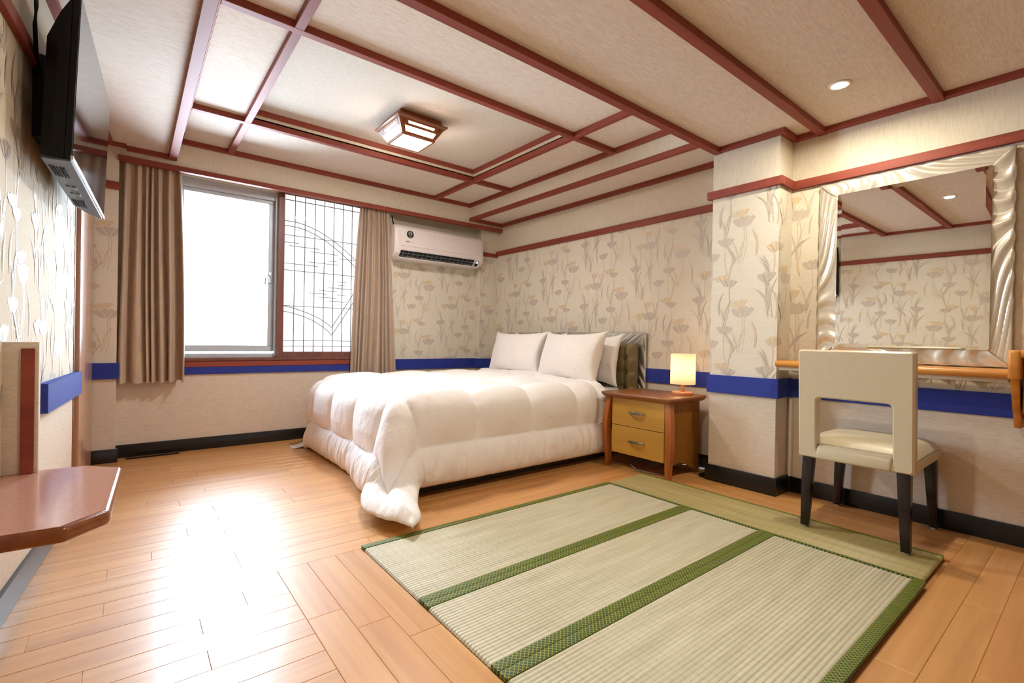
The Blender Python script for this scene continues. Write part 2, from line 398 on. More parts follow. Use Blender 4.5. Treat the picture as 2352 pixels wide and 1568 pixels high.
for (x0, z0, x1, z1, x2, z2, ik) in [(.20, -.05, .23, .06, .17, .14, 0), (.22, -.06, .215, .05, .26, .11, 0), (-.42, -.13, -.40, -.02, -.47, .03, 0), (-.15, -.02, -.17, .07, -.12, .13, 0),
                                     (.08, -.22, .10, -.12, .05, -.05, 1), (-.33, -.16, -.30, -.08, -.245, -.05, 0), (-.05, -.25, -.08, -.16, -.13, -.12, 0), (.30, .02, .27, .10, .30, .18, 1), (-.22, -.02, -.225, .06, -.20, .10, 0)]:
    TILE += blade((x0, z0), (x1, z1), (x2, z2), .005, ik)
def clip(poly, x0, x1, z0, z1):
    for ax, lim, sg in ((0, x0, 1), (0, x1, -1), (1, z0, 1), (1, z1, -1)):
        out = []
        for i in range(len(poly)):
            p, q = poly[i-1], poly[i]; dp, dq = (p[ax]-lim)*sg, (q[ax]-lim)*sg
            if (dp >= 0) != (dq >= 0):
                t = dp/(dp-dq); out.append((p[0]+(q[0]-p[0])*t, p[1]+(q[1]-p[1])*t))
            if dq >= 0: out.append(q)
        poly = out
        if len(poly) < 3: return []
    return poly
def floral(parent, at, u0, u1, z0, z1, phase, nrm):
    """at(u,z) -> wall point, u runs to the right seen from the room"""
    mb = MB(); n = Vector(nrm)
    i0, i1 = int((u0-phase[0])/.569)-2, int((u1-phase[0])/.569)+2
    for i in range(i0, i1+1):
        for j in range(-3, 6):
            ou, oz = phase[0]+i*.569, phase[1]+j*.567+(i % 2)*.2835
            if oz > z1+.5 or oz < z0-.5: continue
            for q, (poly, ink) in enumerate(TILE):
                pl = clip([(x+ou, y+oz) for x, y in poly], u0, u1, z0, z1)
                if not pl: continue
                off = n*(.0004+.000006*q); k = len(mb.v)
                mb.v += [Vector(at(x, y))+off for x, y in pl]; mb.f.append(tuple(range(k, k+len(pl)))); mb.m.append(ink)
    o = mb.build('floral_print', ['ink_taupe', 'ink_tan'], parent, fix=False); o['kind'] = 'stuff'; return o
floral(wall_right, lambda u, z: (XB, -u, z), -4.40, -PY1, BL1, RL0, (-2.051, 1.006), (-1, 0, 0))
floral(wall_right, lambda u, z: (XM, -u, z), -PY0, .45, .60, RL0, (-.93, 1.02), (-1, 0, 0))
floral(wall_pillar, lambda u, z: (XP, -u, z), -PY1, -PY0, BL1, RL0, (-1.46, 1.10), (-1, 0, 0))
floral(wall_pillar, lambda u, z: (u, PY0, z), XP, XM, BL1, RL0, (3.1, 1.3), (0, -1, 0))
floral(wall_back, lambda u, z: (u, YAC, z), 2.02, 3.03, BL1, 1.87, (2.45, 1.43), (0, -1, 0))
floral(wall_back, lambda u, z: (3.03, -u, z), -YAC, -4.40, BL1, RL0, (-4.45, 1.3), (-1, 0, 0))
floral(wall_back, lambda u, z: (u, 4.40, z), 3.03, XB, BL1, RL0, (3.15, 1.21), (0, -1, 0))
floral(wall_back, lambda u, z: (u, 4.325, z), -.30, -.078, BL1, 1.89, (-.13, 1.03), (0, -1, 0))
sl = Vector((1, -.0775, 0)).normalized()
floral(wall_left, lambda u, z: (xl(u), u, z), .2, 3.22, BL0+.05, RL0, (1.2, 1.1), sl)

# ------------------------------------------------------------------ trims: picture rail, blue band, baseboards
TN = [0]
def trim(mb, mat, label, cat='trim', bevel=.0015):
    TN[0] += 1; return struct(mb.build('trim_%d' % TN[0], mat, bevel=bevel, seg=1), label, cat)
rl = .022; bl = .014
trim(bx(XB-rl, XB+.01, PY1+.0, 4.40, RL0, RL1), 'red_wood_y', 'red picture rail on the wall behind the bed')
trim(bx(XM-rl, XM+.01, -2.3, PY0-.001, RL0, RL1), 'red_wood_y', 'red picture rail above the wavy mirror')
m = bx(XP-rl, XP+.01, PY0-.022, PY1+.03, RL0, RL1); m.box(XP+.012, XM-.022, PY0-rl, PY0+.01, RL0, RL1); m.box(XP+.012, XP+.07, PY1-.01, PY1+rl, RL0, RL1)
trim(m, 'red_wood', 'red picture rail wrapping the pillar')
trim(bx(3.03-.02, 3.255, 4.38, 4.41, RL0-.02, RL1-.03), 'red_wood', 'short red rail right of the air conditioner')
trim(bx(-.305, -.07, 4.303, 4.33, 1.893, 1.943), 'red_wood', 'red rail on the pillar left of the curtain')
m = MB(); m.add([(xl(y)+dx, y, z) for z in (RL0, RL1) for y, dx in ((-2.3, -.01), (3.22, -.01), (3.22, .02), (-2.3, .02))], [(0, 1, 2, 3), (4, 5, 6, 7), (0, 1, 5, 4), (1, 2, 6, 5), (2, 3, 7, 6), (3, 0, 4, 7)])
trim(m, 'red_wood_y', 'red picture rail behind the television')
trim(bx(XB-bl, XB+.01, PY1, 4.40, BL0, BL1), 'blue_felt', 'blue felt band behind the nightstand lamp')
trim(bx(XM-bl, XM+.01, -2.3, PY0-.001, BL0, BL1), 'blue_felt', 'blue felt band under the mirror desk')
m = bx(XP-bl-.004, XP+.01, PY0-.018, PY1+.012, BL0, BL1+.004); m.box(XP+.011, XM-.001, PY0-.018, PY0+.01, BL0, BL1+.004)
trim(m, 'blue_felt', 'blue felt band around the pillar')
m = bx(2.02, 3.01, YAC-bl, YAC+.01, BL0, BL1-.005); m.box(3.01, 3.255, 4.386, 4.41, BL0, BL1-.005); m.box(3.01, 3.03, 4.41, 4.49, BL0, BL1-.005)
trim(m, 'blue_felt', 'blue felt band under the air conditioner')
trim(bx(-.07, 2.02, YW-bl, YW+.01, .588, .647), 'blue_felt', 'blue felt band under the window sill')
m = bx(-.30, -.064, 4.308, 4.33, BL0, BL1); trim(m, 'blue_felt', 'blue felt band on the pillar left of the curtain')
m = MB(); ya, yb = 2.55, 3.30; m.add([(xl(min(y, 3.22))+dx, y, z) for z in (BL0+.005, BL1+.01) for y, dx in ((ya, -.01), (yb, -.01), (yb, .03), (ya, .03))], [(0, 1, 2, 3), (4, 5, 6, 7), (0, 1, 5, 4), (1, 2, 6, 5), (2, 3, 7, 6), (3, 0, 4, 7)])
trim(m, 'blue_felt', 'blue felt band on the left wall beside the door')
BH = .093; bt = .016
struct(bx(-.078, 3.26, YW-bt, YW+.01, 0, BH).build('baseboard_back', 'baseboard', bevel=.003), 'black baseboard under the window', 'baseboard')
struct(bx(-.30, -.064, 4.309, 4.33, 0, BH).build('baseboard_corner', 'baseboard', bevel=.003), 'black baseboard at the pillar left of the window', 'baseboard')
struct(bx(XB-bt, XB+.01, PY1, 4.43, 0, BH).build('baseboard_bedside', 'baseboard', bevel=.003), 'black baseboard behind the nightstand', 'baseboard')
m = bx(XP-bt, XP+.01, PY0-bt, PY1+bt, 0, BH+.012); m.box(XP+.011, XM-bt-.001, PY0-bt, PY0+.01, 0, BH+.012)
struct(m.build('baseboard_pillar', 'baseboard', bevel=.003), 'black baseboard around the pillar', 'baseboard')
struct(bx(XM-bt, XM+.01, -2.3, PY0-bt-.001, 0, BH).build('baseboard_right', 'baseboard', bevel=.003), 'black baseboard under the mirror desk', 'baseboard')
m = MB(); m.add([(xl(y)+dx, y, z) for z in (0, BH) for y, dx in ((-2.3, -.01), (3.19, -.01), (3.19, .014), (-2.3, .014))], [(0, 1, 2, 3), (4, 5, 6, 7), (0, 1, 5, 4), (1, 2, 6, 5), (2, 3, 7, 6), (3, 0, 4, 7)])
struct(m.build('baseboard_left', 'baseboard', bevel=.003), 'dark baseboard under the wall counter', 'baseboard')
# ------------------------------------------------------------------ ceiling
ce = struct(bx(-1.2, 3.6, -2.4, 4.8, ZT, ZT+.06).build('ceiling', 'ceiling_paper'), 'coffered cream ceiling with red beams', 'ceiling')
def panel(x0, x1, y0, y1, z, mat='ceiling_paper', th=.02): return bx(x0, x1, y0, y1, z, z+th).build('panel', mat, ce)
def beam(x0, x1, y0, y1, z0, z1, dirn='x'): return bx(x0, x1, y0, y1, z0, z1).build('beam', 'red_wood' if dirn == 'x' else 'red_wood_y', ce, bevel=.002, seg=1)
def riser(x0, x1, y0, y1, z0, z1): return bx(x0, x1, y0, y1, z0, z1).build('riser', 'wall_upper', ce)
ZL, ZLP = 2.135, 2.168           # low front ceiling: beam underside, panel underside
# front (low) ceiling bays between cross beams
ys = [-2.3, -1.04, -.52, .03, .57, 1.09, 1.635]
for a, b in zip(ys, ys[1:]): panel(-.7, XM+.05, a, b, ZLP)
for y in ys[1:]: beam(-.7, XM-.0, y-.024, y+.024, ZL, ZLP+.01)
beam(XM-.034, XM+.005, -2.3, PY0-.03, ZL+.004, ZLP+.01, 'y')
beam(XP-.034, XP+.01, PY0-.034, 1.66, ZL+.003, ZLP+.01, 'y'); beam(XP+.01, XM, PY0-.034, PY0+.002, ZL+.002, ZLP+.01)
m = MB(); m.add([(xl(y)+dx, y, z) for z in (ZL+.004, ZLP+.01) for y, dx in ((-2.3, -.02), (1.63, -.02), (1.63, .034), (-2.3, .034))], [(0, 1, 2, 3), (4, 5, 6, 7), (0, 1, 5, 4), (1, 2, 6, 5), (2, 3, 7, 6), (3, 0, 4, 7)])
m.build('beam', 'red_wood_y', ce)
riser(-.6, XB, 1.635, 1.66, ZLP, 2.34)
# side soffits
ZS = 2.158
CX0, CX1, CY0, CY1 = .245, 2.832, 1.66, YF
panel(CX1, XB+.02, 1.66, YF+.03, ZS+.034); riser(CX1-.004, CX1+.02, 1.66, YF, ZS+.03, 2.34)
beam(CX1-.012, CX1+.03, 1.66, YF, ZS, ZS+.036, 'y'); beam(XB-.036, XB+.004, PY1, YF, ZS+.001, ZS+.036, 'y'); beam(CX1+.03, XB-.036, YF-.04, YF+.001, ZS+.002, ZS+.036)
ZE = 2.166
panel(-.45, CX0, 1.66, YF+.03, 2.205); riser(CX0-.02, CX0+.002, 1.66, YF, 2.2, 2.34)
beam(CX0-.046, CX0+.004, 1.66, YF-.012, ZE, 2.21, 'y')
beam(-.30, -.04, 4.262, 4.325, 2.19, 2.21); beam(-.04, CX0-.046, 4.295, 4.325, 2.172, 2.21)
m = MB(); m.add([(xl(y)+dx, y, z) for z in (2.18, 2.21) for y, dx in ((1.66, -.02), (4.26, -.08), (4.26, .034), (1.66, .034))], [(0, 1, 2, 3), (4, 5, 6, 7), (0, 1, 5, 4), (1, 2, 6, 5), (2, 3, 7, 6), (3, 0, 4, 7)])
m.build('beam', 'red_wood_y', ce)
# coffer: four perimeter beams, lattice of beams, flat panels, raised popcorn field
ZC0, ZCP = 2.302, 2.336
FX, GX, BY, CYY = .588, 2.395, 2.362, 3.602       # beam centre lines
bw = .021
beam(CX0, CX0+.036, CY0, CY1, ZC0, ZCP+.01, 'y'); beam(CX1-.036, CX1, CY0, CY1, ZC0+.001, ZCP+.01, 'y')
beam(CX0+.036, CX1-.036, CY1-.036, CY1, ZC0+.001, ZCP+.01)
for x in (FX, GX): beam(x-bw, x+bw, CY0, CY1-.036, ZC0, ZCP+.01, 'y')
for y in (BY, CYY): beam(CX0+.036, CX1-.036, y-bw, y+bw, ZC0-.001, ZCP+.012)
xs = [CX0, FX, GX, CX1]; yy = [CY0, BY, CYY, CY1]
for i in range(3):
    for j in range(3):
        if i == 1 and j == 1: continue
        panel(xs[i], xs[i+1], yy[j], yy[j+1], ZCP)
ax0, ax1, ay0, ay1 = FX+bw, GX-bw, BY+bw, CYY-bw
riser(ax0-.012, ax0, ay0-.012, ay1+.012, ZCP, 2.42); riser(ax1, ax1+.012, ay0-.012, ay1+.012, ZCP, 2.42)
riser(ax0, ax1, ay0-.012, ay0, ZCP, 2.42); riser(ax0, ax1, ay1, ay1+.012, ZCP, 2.42)
beam(ax0, ax0+.02, ay0, ay1, 2.366, 2.4, 'y'); beam(ax1-.02, ax1, ay0, ay1, 2.366, 2.4, 'y')
beam(ax0+.02, ax1-.02, ay1-.02, ay1, 2.366, 2.4); beam(ax0+.02, ax1-.02, ay0, ay0+.02, 2.366, 2.4)
panel(ax0-.01, ax1+.01, ay0-.01, ay1+.01, 2.40, 'popcorn')
# pelmet over the window with its red rail
TN[0] += 1
pm = struct(bx(-.078, XB+.0, YF, YF+.025, 2.105, 2.36).build('trim_%d' % TN[0], 'wall_upper'), 'cream pelmet above the window curtains', 'pelmet')
trim(bx(-.082, XB-.002, YF-.018, YF+.03, 2.100, 2.136), 'red_wood', 'long red rail along the pelmet above the curtains')

# ------------------------------------------------------------------ window (aluminium sash on the left, leaded panel on the right)
YG = 4.53
w1 = struct(empty('window_1', (.6, YG, .72)), 'bright aluminium sliding window beside the left curtain', 'window')
def al(*a): return bx(*a).build('frame_bar', 'alu', w1, bevel=.003, seg=1)
al(.245, .99, 4.49, 4.58, 2.05, 2.125); al(.245, .99, 4.49, 4.58, .70, .748); al(.245, .285, 4.49, 4.58, .748, 2.05)
al(.955, .985, 4.47, 4.58, .72, 2.12)
for a in ((.285, .955, 4.515, 4.55, 2.02, 2.05), (.285, .955, 4.515, 4.55, .762, .815), (.285, .31, 4.515, 4.55, .815, 2.02), (.912, .955, 4.515, 4.55, .815, 2.02)): bx(*a).build('sash_bar', 'alu', w1, bevel=.003, seg=1)
bx(.305, .915, 4.53, 4.536, .81, 2.025).build('pane', 'clear_glass', w1)
hd = bx(.918, .936, 4.498, 4.516, 1.35, 1.44).build('handle', 'alu', w1, bevel=.003)
MB().tube([(.925, 4.50, 1.40), (.905, 4.478, 1.41), (.885, 4.472, 1.385), (.880, 4.472, 1.33)], .007, 8).build('lever', 'alu', hd, smooth=True)
w2 = struct(empty('window_2', (1.37, 4.46, .71)), 'wood framed leaded glass panel behind the right curtain', 'window')
for a in ((.972, 1.022, 4.44, 4.475, .71, 2.13), (1.74, 1.79, 4.44, 4.475, .71, 2.13), (1.022, 1.74, 4.44, 4.475, .71, .762), (1.022, 1.74, 4.44, 4.475, 2.124, 2.16)): bx(*a).build('frame_bar', 'frame_wood', w2, bevel=.003, seg=1)
bx(1.02, 1.745, 4.457, 4.461, .758, 2.128).build('pane', 'frosted_glass', w2)
def lead(pts, r=.003):
    MB().tube([(x, 4.452, z) for x, z in pts], r, 6).build('lead_line', 'lead', w2)
for i in range(1, 9): lead([(1.023+.0833*i, .762), (1.023+.0833*i, 2.126)], .0032)
for z in (2.119, 2.073, 1.77, 1.467, 1.16, .86, .811): lead([(1.022, z), (1.745, z)], .0034 if z > 2 else .0029)
for a in [(1.016, 1.708, 1.142, 1.708), (1.062, 1.68, 1.311, 1.679), (1.236, 1.648, 1.475, 1.646), (1.396, 1.585, 1.468, 1.588), (1.493, 1.616, 1.635, 1.615), (1.228, 1.556, 1.484, 1.555), (1.016, 1.526, 1.304, 1.525), (1.482, 1.402, 1.56, 1.402), (1.482, 1.373, 1.561, 1.372), (1.395, 1.343, 1.617, 1.341), (1.314, 1.312, 1.474, 1.311), (1.229, 1.283, 1.378, 1.282), (1.474, 1.283, 1.557, 1.28), (1.308, 1.252, 1.471, 1.25), (1.404, 1.221, 1.556, 1.22)]: lead([(a[0], a[1]), (a[2], a[3])], .0027)
def q3(p0, pm_, p2):   # curve through three points
    c = (2*pm_[0]-.5*(p0[0]+p2[0]), 2*pm_[1]-.5*(p0[1]+p2[1])); return bezier(p0, c, p2, 12)
lead(q3((1.017, 1.889), (1.358, 1.815), (1.74, 1.53))); lead(q3((1.018, 1.846), (1.354, 1.768), (1.74, 1.455)))
lead(q3((1.015, 1.16), (1.258, 1.089), (1.433, .982))); lead(q3((1.015, 1.113), (1.259, 1.042), (1.434, .911)))
lead([(1.433, .982), (1.72, 1.455)]); lead([(1.434, .911), (1.73, 1.385)])
m = bx(.29, 2.02, 4.425, 4.50, .69, .716); o = trim(m, 'frame_wood', 'brown wooden window sill between the curtains', 'sill', .004)
bx(.29, 2.02, 4.432, 4.455, .645, .69).build('apron', 'red_wood', o, bevel=.003, seg=1)
# ------------------------------------------------------------------ door on the left
d1 = struct(empty('door_1', (-.24, 3.75, 0)), 'pale wooden sliding door between left wall and pillar', 'door')
bx(-.30, -.2215, 3.225, 3.262, 0, 2.06).build('jamb', 'jamb_wood', d1, bevel=.002, seg=1)
lf = bx(-.255, -.203, 3.285, 4.30, .01, 2.06).build('leaf', 'door_wood', d1, bevel=.004)
bx(-.2045, -.202, 3.335, 3.368, .96, 1.10).build('pull', 'jamb_wood', lf, bevel=.001)
bx(-.30, -.19, 3.225, 4.31, 2.06, 2.12).build('lintel', 'jamb_wood', d1, bevel=.002, seg=1)

# ------------------------------------------------------------------ bed
BX0, BX1, BY0_, BY1_ = 1.20, 3.10, 2.47, 4.02
bed = tag(empty('double_bed', (2.1, 3.25, 0)), 'double bed with olive tufted headboard against the silver panel', 'bed')
bx(BX0+.03, BX1, BY0_+.02, BY1_-.02, 0, .26).build('base', 'bed_base', bed, bevel=.01)
bx(BX0, BX1+.02, BY0_, BY1_, .262, .53).build('mattress', 'sheet_white', bed, bevel=.05, seg=4)
# tufted headboard
HY0, HY1, HZ0, HZ1, HX = 2.395, 4.06, .10, .888, 3.215
cw, ch = .132, .118
def hb(u, v):
    y = HY0+(HY1-HY0)*u; z = HZ0+(HZ1-HZ0)*v
    a = (y-HY0-.072)/cw; b = (HZ1-z-.115)/ch
    fa = abs(math.sin(PI*a)); fb = abs(math.sin(PI*b))
    puff = .020*(fa*.95+.05)**.5*(fb*.9+.1)**.45
    d = math.hypot((a-round(a))*cw, (b-round(b))*ch); puff -= .016*math.exp(-(d/.018)**2)
    ed = min(u*(HY1-HY0), (1-u)*(HY1-HY0), (1-v)*(HZ1-HZ0)); rnd = .05*(1-min(1, ed/.03))**2
    sc = .004*math.sin(2*PI*b)*(1 if u < .01 else 0)
    return (HX-.088-puff+rnd, y-sc, z)
m = MB(); m.grid(hb, 220, 100); hd = m.build('headboard', 'headboard_leather', bed, smooth=True)
bx(HX-.06, HX, HY0+.003, HY1-.003, HZ0-.1, HZ1-.003).build('headboard_back', 'headboard_leather', hd, bevel=.01)
for i in range(3):
    for j in range(4):
        y = HY0+.072+i*cw; z = HZ1-.115-j*ch
        MB().lathe([(.001, -.006), (.008, -.004), (.011, 0), (.008, .004), (.001, .006)], (0, 0, 0), 12)
        b = MB(); b.loft([[(HX-.092-dx, y+r*math.cos(2*PI*k/12), z+r*math.sin(2*PI*k/12)) for k in range(12)] for r, dx in ((.010, -.004), (.011, .002), (.008, .006), (.001, .008))])
        b.build('button', 'headboard_leather', hd, smooth=True)
# duvet: a quilted sheet draped over the mattress, its near foot corner slumped on the floor
ZD, RD, LD, INS = .568, .14, .615, .08
DX1 = 2.86                                  # head edge
SX = DX1-(BX0+INS); TW = (BY1_-INS)-(BY0_+INS)   # flat lengths between the rounded edges
LN = .583; sizeS = SX+LD+.03; sizeT = TW+LD+LN
def smooth(x): x = max(0, min(1, x)); return x*x*(3-2*x)
def drop(d, flare, spread=0.0):
    """arc over the edge, then down with a flare, then along the floor -> (outward, z)"""
    q = RD*PI/2
    if d < q: a = d/RD; return RD*math.sin(a), ZD-RD*(1-math.cos(a))
    h = d-q; o = RD+h*flare; z = ZD-RD-h*math.sqrt(max(0, 1-flare*flare))
    f = smooth(spread/.30); zf = .075+.05*f
    if z < zf:                       # reaches the floor: the corner rolls out, elsewhere the hem tucks under
        ex = zf-z; sp = min(ex, spread); o += sp*.95; ex -= sp; r1 = zf*.5; r2 = .066
        an = ex/r1
        if an < PI: oa, za = r1*math.sin(an), r1*(1+math.cos(an))
        else: oa, za = -(ex-PI*r1)*.8, .012
        an = ex/r2
        if an < PI/2: ob, zb = -r2*(1-math.cos(an)), zf-r2*math.sin(an)
        else: ob, zb = -r2-(ex-PI/2*r2)*.8, zf-r2
        o += ob+(oa-ob)*f; z = zb+(za-zb)*f
    return o, z
def drape(s, t):
    a = max(0, s-SX); b0 = t-LD; xs_ = DX1-min(s, SX)
    if b0 < 0: b, ys_, sy = -b0, BY1_-INS, 1
    elif b0 > TW: b, ys_, sy = b0-TW, BY0_+INS, -1
    else: b, ys_, sy = 0, BY1_-INS-b0, 1
    if a == 0 and b == 0:
        return Vector((xs_, ys_, ZD+.012*math.sin(PI*min(1, max(0, b0/TW)))))
    d = math.hypot(a, b); ph = math.atan2(b, a); k = math.sin(2*ph)
    if sy < 0 or b == 0: d *= 1+.04*k**3*smooth((d-.3)/.5)
    near = smooth((b0-TW+.55)/.55) if a > 0 else 0       # foot side opens towards the slumped corner
    near *= 1-smooth((ph-.9)/.6)
    if sy > 0 and b > 0: d = min(d, LD+.01); fl_ = .04+.06*k
    else:
        fl_ = .045+.24*near+.10*k*k
        ph2 = ph+(.40*smooth((d-.5)/.38)*k if b > 0 and a > 0 else 0)
        if b > 0 and a > 0: ph = ph2
        lobe = (math.cos((ph-.75)*5.5) if (a > 0 and b > 0) else 0)
        fl_ += .06*lobe*k
    o, z = drop(d, fl_, .37*k**2 if (a > 0 and b > 0 and sy < 0) else 0)
    return Vector((xs_-o*math.cos(ph), ys_+sy*o*math.sin(ph), z))
CELL = .437
def pf(x): return abs(math.sin(PI*x))
def quilt(s, t):
    es = sizeS-s; et = min(t, sizeT-t)
    bb = .225
    wn = noise.noise((s*3.1, t*3.1, 1.7)); wf = noise.noise((s*14, t*14, 4.2)); wr = noise.noise((s*7+wn, t*7-wn, 9.2))
    if es > bb and et > bb and s > .12:
        a = (s-.337)/CELL; b = (t-bb)/((sizeT-2*bb)/5)
        h = .052*(pf(a)*pf(b)+.0001)**.55
        lim = min(1, min(es-bb, et-bb, s-.12)/.10); h = h*(.35+.65*lim**.5)
        seam = 1-min(1, min(pf(a), pf(b))*1.6)
        h += .004*wn+.0045*wr*seam+.0015*wf
    else:
        # puffy outer band, gathered by wrinkles that run across the hem
        if es <= bb and es <= et: w_, along = es/bb, t
        elif et <= bb: w_, along = et/bb, s
        else: w_, along = s/.12, t
        w_ = max(0, min(1, w_)); body = max(0, math.sin(PI*w_))**.55
        g = noise.noise((along*20+wn*1.5, w_*1.3, 3.1))+.6*noise.noise((along*46, w_*2.2, 8.1))
        h = .042*body+.011*g*(body*.8+.25)+.003*wf
    return h
NS, NT_ = 280, 310
P = [[drape(sizeS*i/NS, sizeT*j/NT_) for i in range(NS+1)] for j in range(NT_+1)]
for it in range(6):                              # relax creases of the drape
    Q = [r[:] for r in P]
    for j in range(1, NT_):
        for i in range(1, NS): Q[j][i] = (P[j-1][i]+P[j+1][i]+P[j][i-1]+P[j][i+1])*.2+P[j][i]*.2
    P = Q
ci, cj = int(NS*(SX-.10)/sizeS), int(NT_*(LD+TW-.10)/sizeT)
for it in range(26):                             # and the slumped corner a good deal more
    Q = [r[:] for r in P]
    for j in range(cj, NT_):
        for i in range(ci, NS):
            wgt = min(1, (i-ci)/30, (j-cj)/30); Q[j][i] = P[j][i].lerp((P[j-1][i]+P[j+1][i]+P[j][i-1]+P[j][i+1])*.25, .8*wgt)
    P = Q
vs = []
for j in range(NT_+1):
    for i in range(NS+1):
        du = P[j][min(i+3, NS)]-P[j][max(i-3, 0)]; dv = P[min(j+3, NT_)][i]-P[max(j-3, 0)][i]
        n = du.cross(dv)
        n = n.normalized() if n.length > 1e-9 else Vector((0, 0, 1))
        if i == 40 and j == NT_//2: FLIP = -1 if n.z < 0 else 1
        vs.append((P[j][i], n, sizeS*i/NS, sizeT*j/NT_))
out_ = []
for p, n, s_, t_ in vs:
    n = n*FLIP; h = quilt(s_, t_)
    q = p+n*h
    wc = smooth((min(s_-SX, t_-LD-TW)-.10)/.25)
    if wc > 0: q.z -= wc*.06*smooth((.30-q.z)/.2)
    q.z = max(q.z, .006)
    out_.append(q)
vs = out_
m = MB(); m.add(vs, [(j*(NS+1)+i, j*(NS+1)+i+1, (j+1)*(NS+1)+i+1, (j+1)*(NS+1)+i) for j in range(NT_) for i in range(NS)])
dv_ = tag(m.build('duvet', 'duvet_white', smooth=True, fix=False), 'white quilted duvet with its corner slumped on the floor', 'duvet')
sm = dv_.modifiers.new('thickness', 'SOLIDIFY'); sm.thickness = .02; sm.offset = -1
# pillows
def pillow(loc, wd, hgt, th, rot, lean, label, seed):
    m = MB(); N = 44
    def side(sg):
        def fn(u, v):
            a, b = 2*u-1, 2*v-1
            x, y = wd/2*a, hgt/2*b
            pin = 1-.24*(1-abs(a)**2.2)*abs(b)**6; pin2 = 1-.15*(1-abs(b)**2.2)*abs(a)**6
            e = max(0, (1-a*a))*max(0, (1-b*b))
            z = sg*th/2*(e**.48)
            nz = noise.noise((a*2.2+seed, b*2.2, sg*3.0)); z += sg*.010*nz*min(1, e*2)
            cr = noise.noise((a*9+seed*2, b*9, 2.0)); z += .004*cr*min(1, e*3)
            return Vector((x*pin2, y*pin, z))
        return fn
    for sg in (1, -1): m.grid(side(sg), N, N)
    M = Matrix.Translation(loc) @ Matrix.Rotation(rot, 4, 'Z') @ Matrix.Rotation(lean, 4, 'Y')
    B = Matrix(((0, 0, -1, 0), (-1, 0, 0, 0), (0, 1, 0, 0), (0, 0, 0, 1)))    # width along -y, height up, front to -x
    m.v = [(M @ B @ p.to_4d()).to_3d() for p in m.v]
    o = m.build('pillow', 'pillow_white', smooth=True)
    bm = bmesh.new(); bm.from_mesh(o.data); bmesh.ops.remove_doubles(bm, verts=bm.verts, dist=.0005); bmesh.ops.recalc_face_normals(bm, faces=bm.faces); bm.to_mesh(o.data); bm.free()
    o.data.polygons.foreach_set('use_smooth', [True]*len(o.data.polygons))
    return tag(o, label, 'pillow', 'white pillows on the bed')
pillow((2.88, 3.545, .775), .74, .44, .21, R(3), R(16), 'front white pillow nearest the window', 1.3)
pillow((2.865, 2.83, .765), .74, .46, .22, R(-3), R(17), 'front white pillow nearest the nightstand', 5.1)
pillow((3.055, 3.46, .76), .74, .44, .12, R(2), R(10), 'rear white pillow mostly hidden, window side', 8.2)
pillow((3.05, 2.80, .75), .74, .44, .12, R(-2), R(9), 'rear white pillow showing beside the olive headboard', 11.9)
# sheet corner trailing on the floor
m = MB()
def shf(u, v):
    return Vector((1.02+.16*u, 4.06+.12*v-.03*u, .006+.03*u*u+.012*math.sin(6*v+3*u)*u))
m.grid(shf, 14, 12); o = tag(m.build('bed_sheet', 'sheet_white', smooth=True, fix=False), 'tip of a white sheet trailing on the floor at the foot', 'bed sheet')
o.modifiers.new('thickness', 'SOLIDIFY').thickness = .004

# wavy relief frames
def wavy_frame(parent, mat, X, y0, y1, z0, z1, wd, sides, seed, amp=.011):
    """frame in the plane x = X facing -x; each side is a mitred part"""
    for name in sides:
        L = (y1-y0) if name in 'TB' else (z1-z0)
        na, nb = int(L/.006), 26
        def fn(u, v):
            b = v*wd; a = b+(L-2*b)*u
            ph = a/.125+(2.3*b/wd+.5*math.sin(3*b/wd))*(1 if seed % 2 else -1)*(.75+.45*math.sin(a*5+seed))+.7*math.sin(a*5.3+seed+1.6*b/wd)
            w_ = .5+.5*math.sin(2*PI*ph); hh = amp*(w_**2.2)*(.55+.45*math.sin(a*4.1+seed*1.7))+.0016*(.5+.5*math.sin(2*PI*ph*2+1))
            ed = min(v, 1-v); hh *= min(1, ed/.08+.1); x = X-.012-hh
            if name == 'T': return Vector((x, y1-a, z1-b))
            if name == 'B': return Vector((x, y0+a, z0+b))
            if name == 'R': return Vector((x, y0+b, z1-a))
            return Vector((x, y1-b, z0+a))
        m = MB(); m.grid(fn, na, nb)
        o = m.build('frame_side', mat, parent, smooth=True)
        t_ = .014
        md = o.modifiers.new('thickness', 'SOLIDIFY'); md.thickness = t_; md.offset = 0
hbp = tag(empty('wall_panel', (3.24, 3.24, .40)), 'silver wave relief panel frame behind the bed headboard', 'wall panel')
wavy_frame(hbp, 'pearl_silver', XB-.004, 2.346, 4.15, .30, .976, .105, 'TRBL', 3, .009)
bx(3.246, 3.2575, 2.40, 4.10, .34, .93).build('backing', 'pearl_silver', hbp)

# ------------------------------------------------------------------ air conditioner
ac = tag(empty('air_conditioner', (2.48, 4.4, 1.66)), 'white wall mounted split air conditioner beside the right curtain', 'air conditioner')
AX0, AX1 = 1.962, 2.995
def prof(k=0):
    return [(4.498, 1.985), (4.36, 1.998), (4.315, 1.992), (4.292, 1.965), (4.286, 1.77), (4.30, 1.722), (4.345, 1.686), (4.40, 1.672), (4.498, 1.672)]
m = MB(); rings = []
for x, k in ((AX0, .012), (AX0+.012, .004), (AX0+.03, 0), (AX1-.03, 0), (AX1-.012, .004), (AX1, .012)):
    cy, cz = 4.42, 1.83
    rings.append([(x, y+(cy-y)*k*6 if y < 4.49 else y, z+(cz-z)*k*5) for y, z in prof()])
m.loft(rings); bd = m.build('body', 'white_plastic', ac, bevel=.004)
bx(AX0+.045, AX1-.03, 4.279, 4.30, 1.79, 1.962).build('front_panel', 'white_plastic', ac, bevel=.004)
